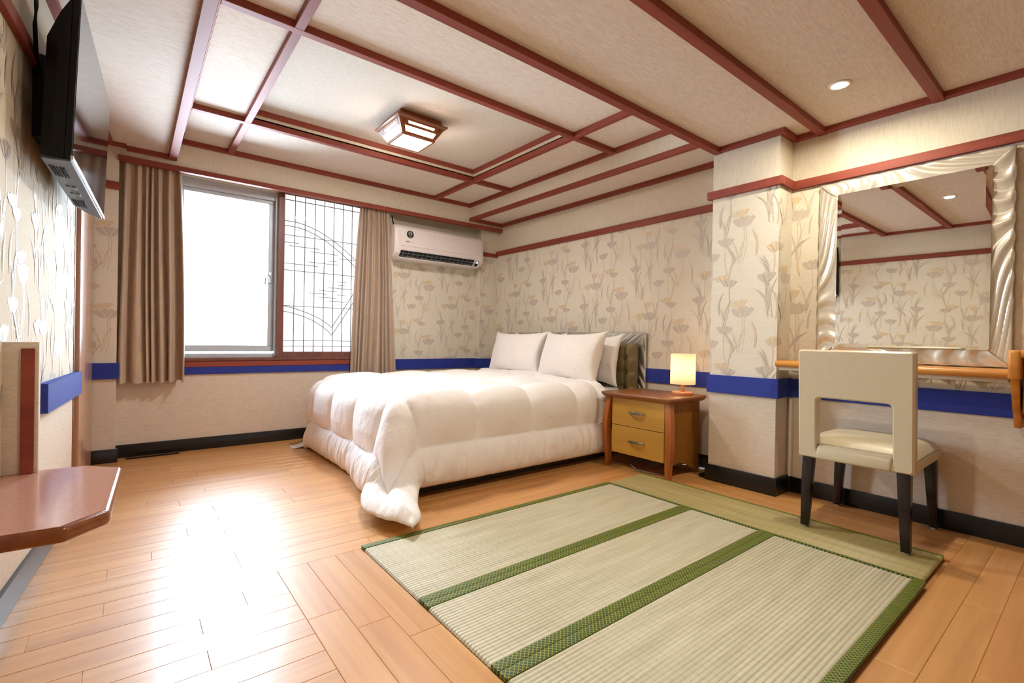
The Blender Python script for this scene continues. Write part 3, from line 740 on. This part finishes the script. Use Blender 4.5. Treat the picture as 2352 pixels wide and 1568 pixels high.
# outlet slot tilted along the lower front
def onslope(x, s, off):   # s 0..1 along lower face
    a, b = Vector((0, 4.291, 1.745)), Vector((0, 4.336, 1.692)); p = a.lerp(b, s); n = Vector((0, -.76, -.65))
    return Vector((x, p.y, p.z))+n*off
def slab(x0, x1, s0, s1, o0, o1, name, mat, par):
    m = MB(); m.loft([[onslope(x, s0, o0), onslope(x, s1, o0), onslope(x, s1, o1), onslope(x, s0, o1)] for x in (x0, x1)]); return m.build(name, mat, par)
sl_ = slab(AX0+.06, AX1-.125, -.05, .98, .004, .009, 'outlet', 'dark_slot', ac)
for s0 in (.02, .48): slab(AX0+.062, AX1-.127, s0+.30, s0+.36, .009, .013, 'louver', 'label_grey', sl_)
for i in range(16): slab(AX0+.09+i*.052, AX0+.094+i*.052, .05, .9, .009, .0115, 'vane', 'label_grey', sl_)
slab(AX0+.055, AX1-.12, .98, 1.12, .004, .014, 'flap', 'white_plastic', ac)
dp = slab(AX1-.098, AX1-.068, .05, .95, .004, .010, 'display', 'black_plastic', ac)
slab(AX1-.092, AX1-.076, .12, .42, .010, .0115, 'digits', 'display_blue', dp)
def disc(x, z, r, y, name, mat, par, n=28, sq=1.0):
    m = MB(); m.loft([[(x+r*math.cos(2*PI*k/n), yy, z+sq*r*math.sin(2*PI*k/n)) for k in range(n)] for yy in (y, y+.0012)]); return m.build(name, mat, par)
sk = disc(2.114, 1.905, .037, 4.2775, 'sticker', 'print_dark', ac)
m = MB()
for k in range(20):
    if k in (14, 15): continue
    a0, a1 = 2*PI*k/20, 2*PI*(k+1)/20
    P4 = lambda r, a: (2.114+r*math.cos(a)*.95, 4.2768, 1.911+r*math.sin(a)*1.05)
    m.add([P4(.0155, a0), P4(.0155, a1), P4(.020, a1), P4(.020, a0)], [(0, 1, 2, 3)])
m.build('emblem', 'print_white', sk, fix=False)
disc(2.114, 1.912, .0105, 4.2764, 'emblem_center', 'label_grey', sk)
bx(2.104, 2.125, 4.2764, 4.277, 1.876, 1.882).build('emblem_text', 'print_white', sk)
# small maker marks: a dark word and lighter characters
x = 2.070
for i in range(6): bx(x+i*.0068, x+i*.0068+.0055, 4.2780, 4.2792, 1.8285, 1.8365).build('letter', 'print_brown', ac)
for i in range(4):
    xx = 2.117+i*.0115
    m = bx(xx, xx+.0085, 4.2782, 4.2792, 1.8345, 1.8358); m.box(xx+.0036, xx+.0050, 4.2781, 4.2792, 1.8285, 1.8365); m.box(xx+.001, xx+.0075, 4.2780, 4.2792, 1.8285, 1.8297)
    m.build('letter', 'print_grey', ac)
tag(MB().tube([(1.995, 4.44, 2.10), (1.998, 4.43, 2.05), (2.005, 4.42, 2.01), (2.02, 4.42, 1.985)], .005, 6).build('cable', 'black_plastic', smooth=True), 'thin black cable above the air conditioner', 'cable')

# ------------------------------------------------------------------ curtains
def curtain(name, label, xt0, xt1, xb0, xb1, z0, z1, yc, nf, seed, amp):
    m = MB(); NU, NV = nf*22, 60; rn = random.Random(seed)
    phs = [rn.uniform(-.5, .5) for _ in range(nf+2)]; amps = [rn.uniform(.55, 1.15) for _ in range(nf+2)]
    def fn(u, v):
        z = z0+(z1-z0)*v
        k = v**1.3; x0 = xb0+(xt0-xb0)*k; x1 = xb1+(xt1-xb1)*k
        u_ = u; u = u+.045*math.sin(2*PI*u*1.5+seed)+.02*math.sin(2*PI*u*3.3+2*seed)*(1.2-v)
        uu = max(0, min(nf-1e-6, u*nf)); i = int(uu); fr = uu-i; u = u_
        ph = phs[i]*(1-fr)+phs[i+1]*fr; am = amps[i]*(1-fr)+amps[i+1]*fr
        th = 2*PI*(uu+.22*ph*(1.2-v))
        env = amp*am*(1.0-.45*v**6)
        gather = .006*math.sin(2*PI*uu*2.6+seed)*max(0, v-.86)/.14
        dx = .30*(x1-x0)/nf*math.sin(th*1.0+1.1+.6*(1-v))*(1-.3*v)
        sway = .010*math.sin(3.0*(1-v)+seed+u*5)*(1-v)
        return Vector((x0+(x1-x0)*u+dx*.55+sway, yc+env*math.cos(th)+gather, z+.006*math.cos(th)*(1-v)))
    m.grid(fn, NU, NV)
    root = tag(empty(name, ((xt0+xt1)/2, yc, z0)), label, 'curtain')
    o = m.build('cloth', 'curtain_satin', root, smooth=True, fix=False)
    md = o.modifiers.new('thickness', 'SOLIDIFY'); md.thickness = .004; md.offset = 0
    h = MB(); h.grid(lambda u, v: fn(u, v*.052)+Vector((0, -.0045, 0)), NU, 4); h.build('hem', 'curtain_satin', root, smooth=True, fix=False)
    t = MB(); t.grid(lambda u, v: fn(u, .972+.028*v)+Vector((0, -.0045, 0)), NU, 3); t.build('heading', 'curtain_satin', root, smooth=True, fix=False)
    return root
curtain('window_curtain', 'tan satin curtain gathered left of the bright window', -.050, .285, -.058, .325, .545, 2.118, 4.376, 7, 2, .036)
curtain('window_curtain', 'golden satin curtain between leaded window and air conditioner', 1.655, 1.940, 1.575, 2.03, .50, 2.118, 4.376, 8, 5, .034)

# ------------------------------------------------------------------ ceiling lamp
lc = (1.512, 3.075)
lamp = tag(empty('ceiling_lamp', (lc[0], lc[1], 2.40)), 'square wooden ceiling lamp with lit panes', 'lamp')
def sq(h, z): return [(lc[0]-h, lc[1]-h, z), (lc[0]+h, lc[1]-h, z), (lc[0]+h, lc[1]+h, z), (lc[0]-h, lc[1]+h, z)]
m = MB(); m.loft([sq(.150, 2.40), sq(.158, 2.366)]); m.build('ceiling_plate', 'copper_wood', lamp)
m = MB(); m.loft([sq(.158, 2.366), sq(.186, 2.357), sq(.186, 2.349), sq(.172, 2.340), sq(.166, 2.338)]); m.build('cornice', 'copper_wood', lamp, bevel=.001, seg=1)
ht, hbm, zt_, zb_ = .166, .118, 2.338, 2.262
def face(k, u, v, off=0):   # point on slanted side k; u -1..1, v 0 top..1 bottom
    h = ht+(hbm-ht)*v; z = zt_+(zb_-zt_)*v
    n = [(0, -1), (1, 0), (0, 1), (-1, 0)][k]; tt = (-n[1], n[0])
    return Vector((lc[0]+n[0]*(h+off)+tt[0]*u*h, lc[1]+n[1]*(h+off)+tt[1]*u*h, z))
def facebar(k, u0, u1, v0, v1, o0, o1, name, mat):
    m = MB(); m.loft([[face(k, u0, v0, o), face(k, u1, v0, o), face(k, u1, v1, o), face(k, u0, v1, o)] for o in (o0, o1)]); return m.build(name, mat, lamp)
for k in range(4):
    facebar(k, -1, -.80, 0, 1, -.008, .002, 'frame_bar', 'copper_wood'); facebar(k, .80, 1, 0, 1, -.008, .002, 'frame_bar', 'copper_wood')
    facebar(k, -.86, .86, .28, .46, -.008, .002, 'frame_bar', 'copper_wood'); facebar(k, -.86, .86, .84, 1, -.008, .002, 'frame_bar', 'copper_wood')
    facebar(k, -.86, -.62, 0, .30, -.008, .002, 'frame_bar', 'copper_wood'); facebar(k, .62, .86, 0, .30, -.008, .002, 'frame_bar', 'copper_wood'); facebar(k, -.62, .62, 0, .08, -.008, .002, 'frame_bar', 'copper_wood')
    facebar(k, -.86, .86, .42, .88, -.006, -.004, 'side_pane', 'lamp_side'); facebar(k, -.62, .62, .08, .30, -.006, -.004, 'slot_pane', 'lamp_slot')
h = .122
for a in ((lc[0]-h, lc[0]+h, lc[1]-h, lc[1]-h+.014), (lc[0]-h, lc[0]+h, lc[1]+h-.014, lc[1]+h), (lc[0]-h, lc[0]-h+.014, lc[1]-h+.014, lc[1]+h-.014), (lc[0]+h-.014, lc[0]+h, lc[1]-h+.014, lc[1]+h-.014)): bx(*a, 2.254, 2.264).build('frame_bar', 'copper_wood', lamp, bevel=.001, seg=1)
bx(lc[0]-h+.014, lc[0]+h-.014, lc[1]-h+.014, lc[1]+h-.014, 2.2575, 2.2605).build('bottom_pane', 'lamp_pane', lamp)
ld = bpy.data.lights.new('lamp_glow', 'AREA'); ld.shape = 'SQUARE'; ld.size = .19; ld.energy = 12.5; ld.color = (1.0, .95, .88)
lo = bpy.data.objects.new('lamp_glow', ld); C.objects.link(lo); lo.parent = lamp; lo.location = (0, 0, -.147)
# ------------------------------------------------------------------ recessed downlights
def downlight(x, y, label):
    r = tag(empty('downlight', (x, y, ZLP)), label, 'downlight', 'recessed ceiling downlights')
    MB().lathe([(.034, -.001), (.036, -.006), (.048, -.0045), (.0485, 0), (.034, 0)], (x, y, ZLP), 36).build('ring', 'ring_white', r, smooth=True)
    MB().lathe([(.0335, -.0018), (.001, -.0030)], (x, y, ZLP), 30).build('bulb', 'downlight_bulb', r)
    ld = bpy.data.lights.new('downlight_glow', 'AREA'); ld.shape = 'DISK'; ld.size = .06; ld.energy = DOWN_W; ld.color = WARM; ld.spread = R(170)
    lo = bpy.data.objects.new('downlight_glow', ld); C.objects.link(lo); lo.location = (0, 0, -.010); lo.parent = r
downlight(2.685, .852, 'lit round downlight in the ceiling near the mirror')
downlight(.91, .885, 'lit round downlight overhead, seen in the mirror')

# ------------------------------------------------------------------ tatami mats
def mat_ribbed(name, label, x0, x1, y0, y1, b0, b1, rib, mat, emat, along='x', top=.013, seed=0):
    root = tag(empty(name, ((x0+x1)/2, (y0+y1)/2, 0)), label, 'tatami mat', 'tatami mats set into the floor')
    c0, c1 = (y0+b0, y1-b1) if along == 'x' else (x0+b0, x1-b1)
    n = max(1, round((c1-c0)/rib)); pr = []
    for i in range(n):
        for k in range(6): pr.append((c0+(c1-c0)*(i+k/6)/n, top-.0030*(1-abs(math.sin(PI*k/6))**.6)))
    pr.append((c1, top-.003)); e0, e1 = (x0, x1) if along == 'x' else (y0, y1)
    rings = []
    for e, zz in ((e0, -.011), (e0+.002, -.003), (e0+.010, 0), (e1-.010, 0), (e1-.002, -.003), (e1, -.011)):
        rings.append([((e, c, z+zz) if along == 'x' else (c, e, z+zz)) for c, z in pr])
    m = MB(); m.loft(rings, False, False); m.build('reed_surface', mat, root, smooth=True, fix=True)
    for c_, w_ in ((y0, b0), (y1-b1, b1)) if along == 'x' else ((x0, b0), (x1-b1, b1)):
        if w_ <= 0: continue
        q = bx(x0, x1, c_, c_+w_, 0, top+.0012) if along == 'x' else bx(c_, c_+w_, y0, y1, 0, top+.0012)
        q.build('edging', emat, root, bevel=.002)
    return root
mat_ribbed('tatami_mat', 'tatami mat nearest the bed, partly in shade', TX0, TX1, TY1, TY0, .036, .036, .0146, 'tatami_reed', 'green_edging')
mat_ribbed('tatami_mat', 'middle tatami mat between two green stripes', TX0, TX1, TY2, TY1-.001, .036, .034, .0146, 'tatami_reed', 'green_edging')
mat_ribbed('tatami_mat', 'wide tatami mat nearest the viewer', TX0, TX1, TY3, TY2-.001, .040, .036, .0146, 'tatami_reed', 'green_edging')
mat_ribbed('tatami_mat', 'narrow darker tatami mat under the rear chair legs', TX1+.001, TX2, TY3+.01, TY0-.005, .014, .014, .0105, 'tatami_reed_old', 'green_edging_y', 'y')

# ------------------------------------------------------------------ nightstand
ns = tag(empty('nightstand', (2.93, 2.05, 0)), 'two drawer wooden nightstand with curved legs beside the bed', 'nightstand')
m = MB(); top = [(2.690, 1.765), (2.700, 1.752), (3.12, 1.752), (3.145, 1.775), (3.145, 2.325), (2.700, 2.338), (2.690, 2.325)]
def inset(d): 
    cx, cy = 2.92, 2.045; return [(x+d*(1 if x < cx else -1), y+d*(1 if y < cy else -1)) for x, y in top]
m.loft([[(x, y, z) for x, y in inset(d)] for d, z in ((.026, .500), (.012, .508), (.002, .522), (0, .532), (.004, .538))]); m.build('top', 'top_wood', ns, bevel=.0015, seg=1)
# carcass sides with an arched lower edge
for y0 in (1.805, 2.275):
    arc = [(2.77, .095)]+[(2.80+.25*i/10, .085+.03*math.sin(PI*i/10)-.05*(i/10)) for i in range(11)]+[(3.06, .025), (3.12, .0), (3.12, .503), (2.77, .503)]
    m = MB(); m.loft([[(x, y, z) for x, z in arc] for y in (y0, y0+.018)]); m.build('side_panel', 'side_wood', ns)
bx(3.10, 3.118, 1.823, 2.275, .06, .503).build('back_panel', 'side_wood', ns)
bx(2.775, 3.10, 1.823, 2.275, .098, .110).build('bottom_panel', 'side_wood', ns)
for i, (z0, z1) in enumerate(((.306, .503), (.106, .302))):
    dr = bx(2.742-.006*i*0, 2.762, 1.832, 2.268, z0, z1).build('drawer', 'drawer_wood', ns, bevel=.0015, seg=1)
    bx(2.762, 3.08, 1.85, 2.25, z0+.01, z1-.03).build('drawer_box', 'side_wood', dr)
    zc = (z0+z1)/2; pts = []; m = MB(); rings = []
    for k in range(15):
        t = k/14*2-1; y = 2.05+.070*t; bow = (1-t*t); hw = .003+.011*bow**.8
        xx = 2.741-.026*bow**.7
        rings.append([(xx, y, zc+hw), (xx-.004, y, zc+hw*.3), (xx-.002, y, zc-hw*.5), (xx+.004, y, zc-hw*.2)])
    m.loft(rings); hh = m.build('handle', 'steel', dr, smooth='auto')
    for k in range(5): bx(2.7105, 2.7145, 2.05-.030+k*.012, 2.05-.024+k*.012, zc+.0035, zc+.008).build('inlay', 'print_dark', hh)
def nleg(yc, sg):
    m = MB(); rings = []
    for k in range(25):
        t = k/24; z = .506*t
        bow = math.sin(PI*min(1, max(0, (t-.12)/.88)))          # belly
        foot = (1-t)**3
        cx = 2.752-.018*bow-.012*foot+.004; cy = yc+sg*(.022*bow+.004+.012*foot)
        w_ = .018+.004*bow-.005*max(0, .25-t)/.25; d_ = .020+.002*bow
        rings.append([(cx-d_, cy-w_, z), (cx-d_*.2-.006, cy-w_-.001, z), (cx+d_, cy-w_, z), (cx+d_, cy+w_, z), (cx-d_*.2-.006, cy+w_+.001, z), (cx-d_, cy+w_, z)])
    m.loft(rings); return m.build('leg', 'leg_wood', ns, smooth='auto')
nleg(1.812, -1); nleg(2.288, 1)
# bedside lamp
bl_ = tag(empty('table_lamp', (3.0, 1.864, .538)), 'small bedside lamp with glowing cloth shade on wood base', 'lamp')
c = (3.0, 1.864, .538)
MB().lathe([(.066, 0), (.070, .003), (.070, .019), (.066, .023), (.002, .0235)], c, 40).build('base', 'lamp_wood', bl_, smooth='auto')
MB().lathe([(.0125, .023), (.0115, .09), (.0125, .10)], c, 20).build('stem', 'lamp_wood', bl_, smooth='auto')
MB().lathe([(.083, .076), (.0835, .078), (.0815, .284), (.081, .2855), (.0805, .284), (.082, .078), (.083, .076)], c, 48, caps=False).build('shade', 'shade_cloth', bl_, smooth=True)
MB().lathe([(.008, .10), (.022, .125), (.024, .15), (.015, .175), (.002, .182)], c, 18).build('bulb', 'warm_bulb', bl_, smooth=True)
ld = bpy.data.lights.new('bulb_glow', 'POINT'); ld.energy = SHADE_W; ld.color = (1.0, .84, .66); ld.shadow_soft_size = .03
lo = bpy.data.objects.new('bulb_glow', ld); C.objects.link(lo); lo.parent = bl_; lo.location = (0, 0, .215)
tag(MB().tube([(3.05, 1.95, .012), (2.92, 1.90, .006), (2.80, 1.93, .006), (2.76, 2.06, .010), (2.80, 2.14, .028), (2.90, 2.16, .035), (3.05, 2.12, .04)], .004, 6).build('cable', 'cable_grey', smooth=True), 'grey cable looping on the floor under the nightstand', 'cable')
bx(2.99, 3.20, 1.70, 1.745, 0, .022)
tag(bx(3.01, 3.19, 1.70, 1.74, .0, .020).build('power_strip', 'black_plastic', bevel=.004), 'dark strip on the floor beside the nightstand', 'power strip')

# ------------------------------------------------------------------ mirror and desk shelf
mr = tag(empty('wall_mirror', (3.15, .69, .81)), 'large mirror in a pearly wave relief frame above the desk', 'mirror')
MY0, MY1, MZ0, MZ1 = .296, 1.090, .812, 1.830; fwid = .100
XF = XM-.006
wavy_frame(mr, 'pearl_champagne', XF, MY0, MY1, MZ0, MZ1, fwid, 'TRBL', 4, .010)
bx(XF-.006, XF+.004, MY0+.004, MY1-.004, MZ0+.004, MZ1-.004).build('backing', 'pearl_champagne', mr)
gy0, gy1, gz0, gz1 = .368, .995, .890, 1.755; bv = .021; gx = XF-.034
rg = lambda i, x: [(x, gy1-i, gz0+i), (x, gy0+i, gz0+i), (x, gy0+i, gz1-i), (x, gy1-i, gz1-i)]
m = MB(); m.loft([rg(0, XF-.006), rg(0, gx+.0005), rg(bv, gx), rg(bv+.0005, gx)]); g_ = m.build('mirror_glass', 'mirror_glass', mr)
# shelf
ds = tag(empty('wall_desk', (3.05, .75, .77)), 'honey coloured wall desk with raised end under the mirror', 'desk')
def bullnose(x0, z0, z1, x1, n=10):
    r = (z1-z0)/2; return [(x1, z0)]+[(x0+r-r*math.sin(PI*i/n)*1.0, z0+r-r*math.cos(PI*i/n)) for i in range(n+1)]+[(x1, z1)]
DZ0, DZ1 = .770, .806
m = MB(); pf_ = bullnose(2.935, DZ0, DZ1, 3.15)
m.loft([[(x, y, z) for x, z in pf_] for y in (.285, 1.232)]); m.build('shelf_board', 'blond_wood', ds, smooth='auto')
bx(2.97, 3.15, .285, 1.22, DZ0-.018, DZ0-.001).build('under_board', 'wall_upper', ds)
# raised end: thick upright, upper bar, tapered bracket
m = MB(); m.loft([[(2.925, .250, z) for z in ()] or [(2.915, .285, DZ0-.004), (2.915, .245, DZ0-.004), (3.15, .245, DZ0-.004), (3.15, .285, DZ0-.004)], [(2.915, .285, .894), (2.915, .245, .894), (3.15, .245, .894), (3.15, .285, .894)]]); m.build('upright', 'blond_wood', ds, bevel=.012, seg=3)
m = MB(); pf2 = bullnose(2.915, .860, .896, 3.15); m.loft([[(x, y, z) for x, z in pf2] for y in (-.9, .246)]); m.build('raised_board', 'blond_wood', ds, smooth='auto')
m = MB(); m.loft([[(2.945, .252, DZ0-.002), (2.945, .280, DZ0-.002), (3.168, .280, DZ0-.002), (3.168, .252, DZ0-.002)], [(3.10, .254, .545), (3.10, .278, .545), (3.168, .278, .545), (3.168, .254, .545)]]); m.build('bracket', 'blond_wood', ds, bevel=.003)
bx(3.00, 3.15, -.9, .245, .62, .86).build('drawer_front', 'top_wood', ds, bevel=.003)
tag(MB().tube([(3.02, 1.20, .765), (3.01, 1.16, .745), (3.02, 1.10, .74), (3.06, 1.08, .72), (3.10, 1.12, .70)], .0025, 6).build('cord', 'cable_grey', smooth=True), 'thin pale cord hanging under the desk shelf', 'cord')
tag(bx(3.15, 3.1785, 1.22, 1.235, .10, .57).build('cable_duct', 'white_plastic', bevel=.002), 'slim white cable duct between pillar and chair', 'cable duct')

# ------------------------------------------------------------------ chair
ch_ = tag(empty('dining_chair', (2.88, .75, 0)), 'cream leather chair with dark tapered legs at the desk', 'chair')
CY0_, CY1_ = .527, .982
# backrest: upholstered slab with a rectangular opening (rounded corners)
def rrect(y0, y1, z0, z1, r, n=5):
    o = []
    for cy, cz, a0 in ((y1-r, z1-r, 0), (y0+r, z1-r, PI/2), (y0+r, z0+r, PI), (y1-r, z0+r, 1.5*PI)):
        for i in range(n+1): a = a0+PI/2*i/n; o.append((cy+r*math.cos(a), cz+r*math.sin(a)))
    return o
outer = rrect(CY0_, CY1_, .345, .8775, .012); inner = rrect(.604, .903, .375, .645, .022)
def bx_x(z, side): return (2.625 if side == 0 else 2.685)-.05*max(0, (z-.40))/.5*.6
m = MB()
def ring3(pts, inset_, side): 
    cy, cz = sum(p[0] for p in pts)/len(pts), sum(p[1] for p in pts)/len(pts); o = []
    for y, z in pts:
        yy = y+inset_*(1 if y < cy else -1); zz = z+inset_*(1 if z < cz else -1); o.append((bx_x(zz, 0) if side == 0 else bx_x(zz, 1), yy, zz))
    return o
def mid(r, d): return [(x+d, y, z) for x, y, z in r]
O0 = ring3(outer, .008, 0); O1 = mid(ring3(outer, 0, 0), .010); O2 = mid(ring3(outer, 0, 1), -.010); O3 = ring3(outer, .008, 1)
I0 = ring3(inner, -.006, 0); I1 = mid(ring3(inner, 0, 0), .008); I2 = mid(ring3(inner, 0, 1), -.008); I3 = ring3(inner, -.006, 1)
m.loft([I0, O0, O1, O2, O3, I3, I2, I1, I0], caps=False)
m.build('backrest', 'chair_leather', ch_, smooth='auto')
# seat with a domed top
m = MB(); N = 22
def st(u, v):
    a, b = 2*u-1, 2*v-1; e = (1-abs(a)**5)*(1-abs(b)**5)
    return Vector((2.672+(3.155-2.672)*u, .605*(1-u)**8*0+.530+(.978-.530)*v, .400+.052*max(0, e)**.45+.006*(1-a*a)))
m.grid(st, N, N)
se = m.build('seat', 'chair_leather', ch_, smooth=True)
m = MB(); m.loft([[(2.672, .530, z), (3.155, .530, z), (3.155, .978, z), (2.672, .978, z)] for z in (.346, .402)]); m.build('seat_side', 'chair_leather', se, bevel=.012, seg=3)
m = MB(); m.loft([[(x, .606, z) , (x, .901, z), (x2, .901, z), (x2, .606, z)] for z, x, x2 in ((.347, 2.618, 2.68), (.375, 2.616, 2.68), (.400, 2.622, 2.68), (.418, 2.645, 2.70))]); m.build('seat_rear', 'chair_leather', se, bevel=.010, seg=3)
def cleg(xt, yt, xb, yb, zb):
    m = MB(); a, b = .0245, .0165
    m.loft([[(xb-b, yb-b, zb), (xb+b, yb-b, zb), (xb+b, yb+b, zb), (xb-b, yb+b, zb)], [(xt-a, yt-a, .348), (xt+a, yt-a, .348), (xt+a, yt+a, .348), (xt-a, yt+a, .348)]])
    o = m.build('leg', 'dark_leg', ch_, bevel=.003)
    MB().lathe([(.010, -.008), (.012, -.005), (.011, .001)], (xb, yb, zb), 14).build('glide', 'glide', o, smooth=True)
cleg(2.655, .943, 2.598, .935, .0215); cleg(2.655, .566, 2.604, .545, .0215); cleg(3.115, .945, 3.122, .962, .008); cleg(3.115, .565, 3.124, .548, .008)

# ------------------------------------------------------------------ television
tv = tag(empty('television', (-.2, 2.44, 1.40)), 'black flat television on a wall mount at top left', 'television')
A_ = Vector((-.163, 2.2, 1.484)); B_ = Vector((-.1115, 3.1, 1.457)); U_ = Vector((.0185, 0, .568)); E1 = (B_-A_)
Nn = E1.cross(U_).normalized();  Nn = Nn if Nn.x > 0 else -Nn
def tp(a, b, d): return A_+E1*a+U_*b+Nn*d       # a near->far, b bottom->top, d out of the screen
def tbox(a0, a1, b0, b1, d0, d1, name, mat, par=None, bevel=0):
    m = MB(); m.loft([[tp(a0, b0, d), tp(a1, b0, d), tp(a1, b1, d), tp(a0, b1, d)] for d in (d0, d1)]); return m.build(name, mat, par or tv, bevel=bevel, seg=2)
tbox(0, 1, 0, 1, -.020, -.001, 'bezel', 'black_plastic', bevel=.003)
sc_ = tbox(.008, .992, .022, .985, -.0015, .0006, 'screen', 'tv_screen')
tbox(.0, 1, -.004, .020, -.004, .003, 'bottom_trim', 'tv_trim')
m = MB(); m.loft([[tp(.0, -.002, -.02), tp(.96, -.002, -.02), tp(.96, .97, -.02), tp(.0, .97, -.02)], [tp(.0, -.01, -.05), tp(.86, -.01, -.05), tp(.86, .85, -.05), tp(.0, .85, -.05)], [tp(.02, .0, -.082), tp(.76, .0, -.082), tp(.76, .7, -.082), tp(.02, .7, -.082)]]); m.build('back_shell', 'black_plastic', tv, bevel=.004)
ug = MB(); ug.loft([[tp(.01, -.012, -.004), tp(.97, -.012, -.004), tp(.97, -.001, -.004), tp(.01, -.001, -.004)], [tp(.01, -.02, -.05), tp(.84, -.02, -.05), tp(.84, -.009, -.05), tp(.01, -.009, -.05)], [tp(.03, -.012, -.080), tp(.74, -.012, -.080), tp(.74, .002, -.080), tp(.03, .002, -.080)]]); un = ug.build('underside', 'tv_silver', tv)
for (a0, nn) in ((.10, 8), (.60, 8)):
    for i in range(nn):
        for j in range(5):
            d = -.030-j*.009; bq = -.0195 if d > -.05 else -.0195+(-.05-d)*.27
            m = MB(); aa = a0+i*.017; m.loft([[tp(aa, bq-.006+.002*0, d), tp(aa+.009, bq-.006, d), tp(aa+.009, bq-.006, d-.005), tp(aa, bq-.006, d-.005)], [tp(aa, bq+.004, d), tp(aa+.009, bq+.004, d), tp(aa+.009, bq+.004, d-.005), tp(aa, bq+.004, d-.005)]]); m.build('speaker_hole', 'dark_slot', un)
for a0, d0 in ((.36, -.030), (.36, -.048), (.47, -.030), (.47, -.048)):
    m = MB(); m.loft([[tp(a0, b_, d0), tp(a0+.05, b_, d0), tp(a0+.05, b_, d0-.011), tp(a0, b_, d0-.011)] for b_ in (-.026, -.012)]); m.build('sticker', 'label_grey', un)
m = MB(); yc = 2.36; m.box(xl(2.75)-.06, -.232, 2.42, 2.78, 1.60, 1.90); m.build('wall_mount', 'black_plastic', tv, bevel=.004)
MB().tube([(-.275, 2.30, 2.16), (-.262, 2.27, 2.04), (-.258, 2.24, 1.98), (-.262, 2.25, 1.92), (-.27, 2.36, 1.86), (-.265, 2.45, 1.82)], .006, 8).build('cable', 'black_plastic', tv, smooth=True)

# ------------------------------------------------------------------ left wall counter and its end panel
ct = tag(empty('wall_counter', (-.2, 1.83, .41)), 'speckled brown wall counter with clipped corners at left', 'counter')
cp = [(xl(1.512)-.005, 1.512), (-.114, 1.500), (-.036, 1.584), (-.018, 2.077), (-.106, 2.158), (xl(2.17)-.005, 2.176)]
m = MB(); m.prism([(x, y) for x, y in cp], .412, .4500); m.build('slab', 'counter_edge', ct, bevel=.012, seg=4)
def shrink(d):
    c0 = (-.2, 1.83); return [(x+(d if x < c0[0] else -d)*0+((c0[0]-x)/abs(c0[0]-x) if x != c0[0] else 0)*d, y+((c0[1]-y)/abs(c0[1]-y))*d) for x, y in cp]
m = MB(); m.prism(shrink(.009), .4497, .4512); m.build('laminate', 'counter_top', ct)
ep = tag(empty('end_panel', (-.28, 2.16, .451)), 'short cream upright panel with red strip on the counter', 'panel')
m = MB(); m.box(xl(2.14)-.006, -.228, 2.130, 2.168, .4515, .866); m.build('board', 'wall_lower', ep, bevel=.002)
bx(-.268, -.237, 2.1215, 2.131, .452, .846).build('red_strip', 'red_wood', ep, bevel=.001, seg=1)
# floor vent by the window
vt = tag(empty('floor_vent', (.14, 4.385, 0)), 'black slot floor vent under the left curtain', 'vent')
bx(-.02, .295, 4.362, 4.405, -.004, .0035).build('frame', 'black_plastic', vt, bevel=.001, seg=1)
for k in range(3): bx(-.014, .289, 4.368+k*.0125, 4.374+k*.0125, .0035, .005).build('slat', 'dark_slot', vt)
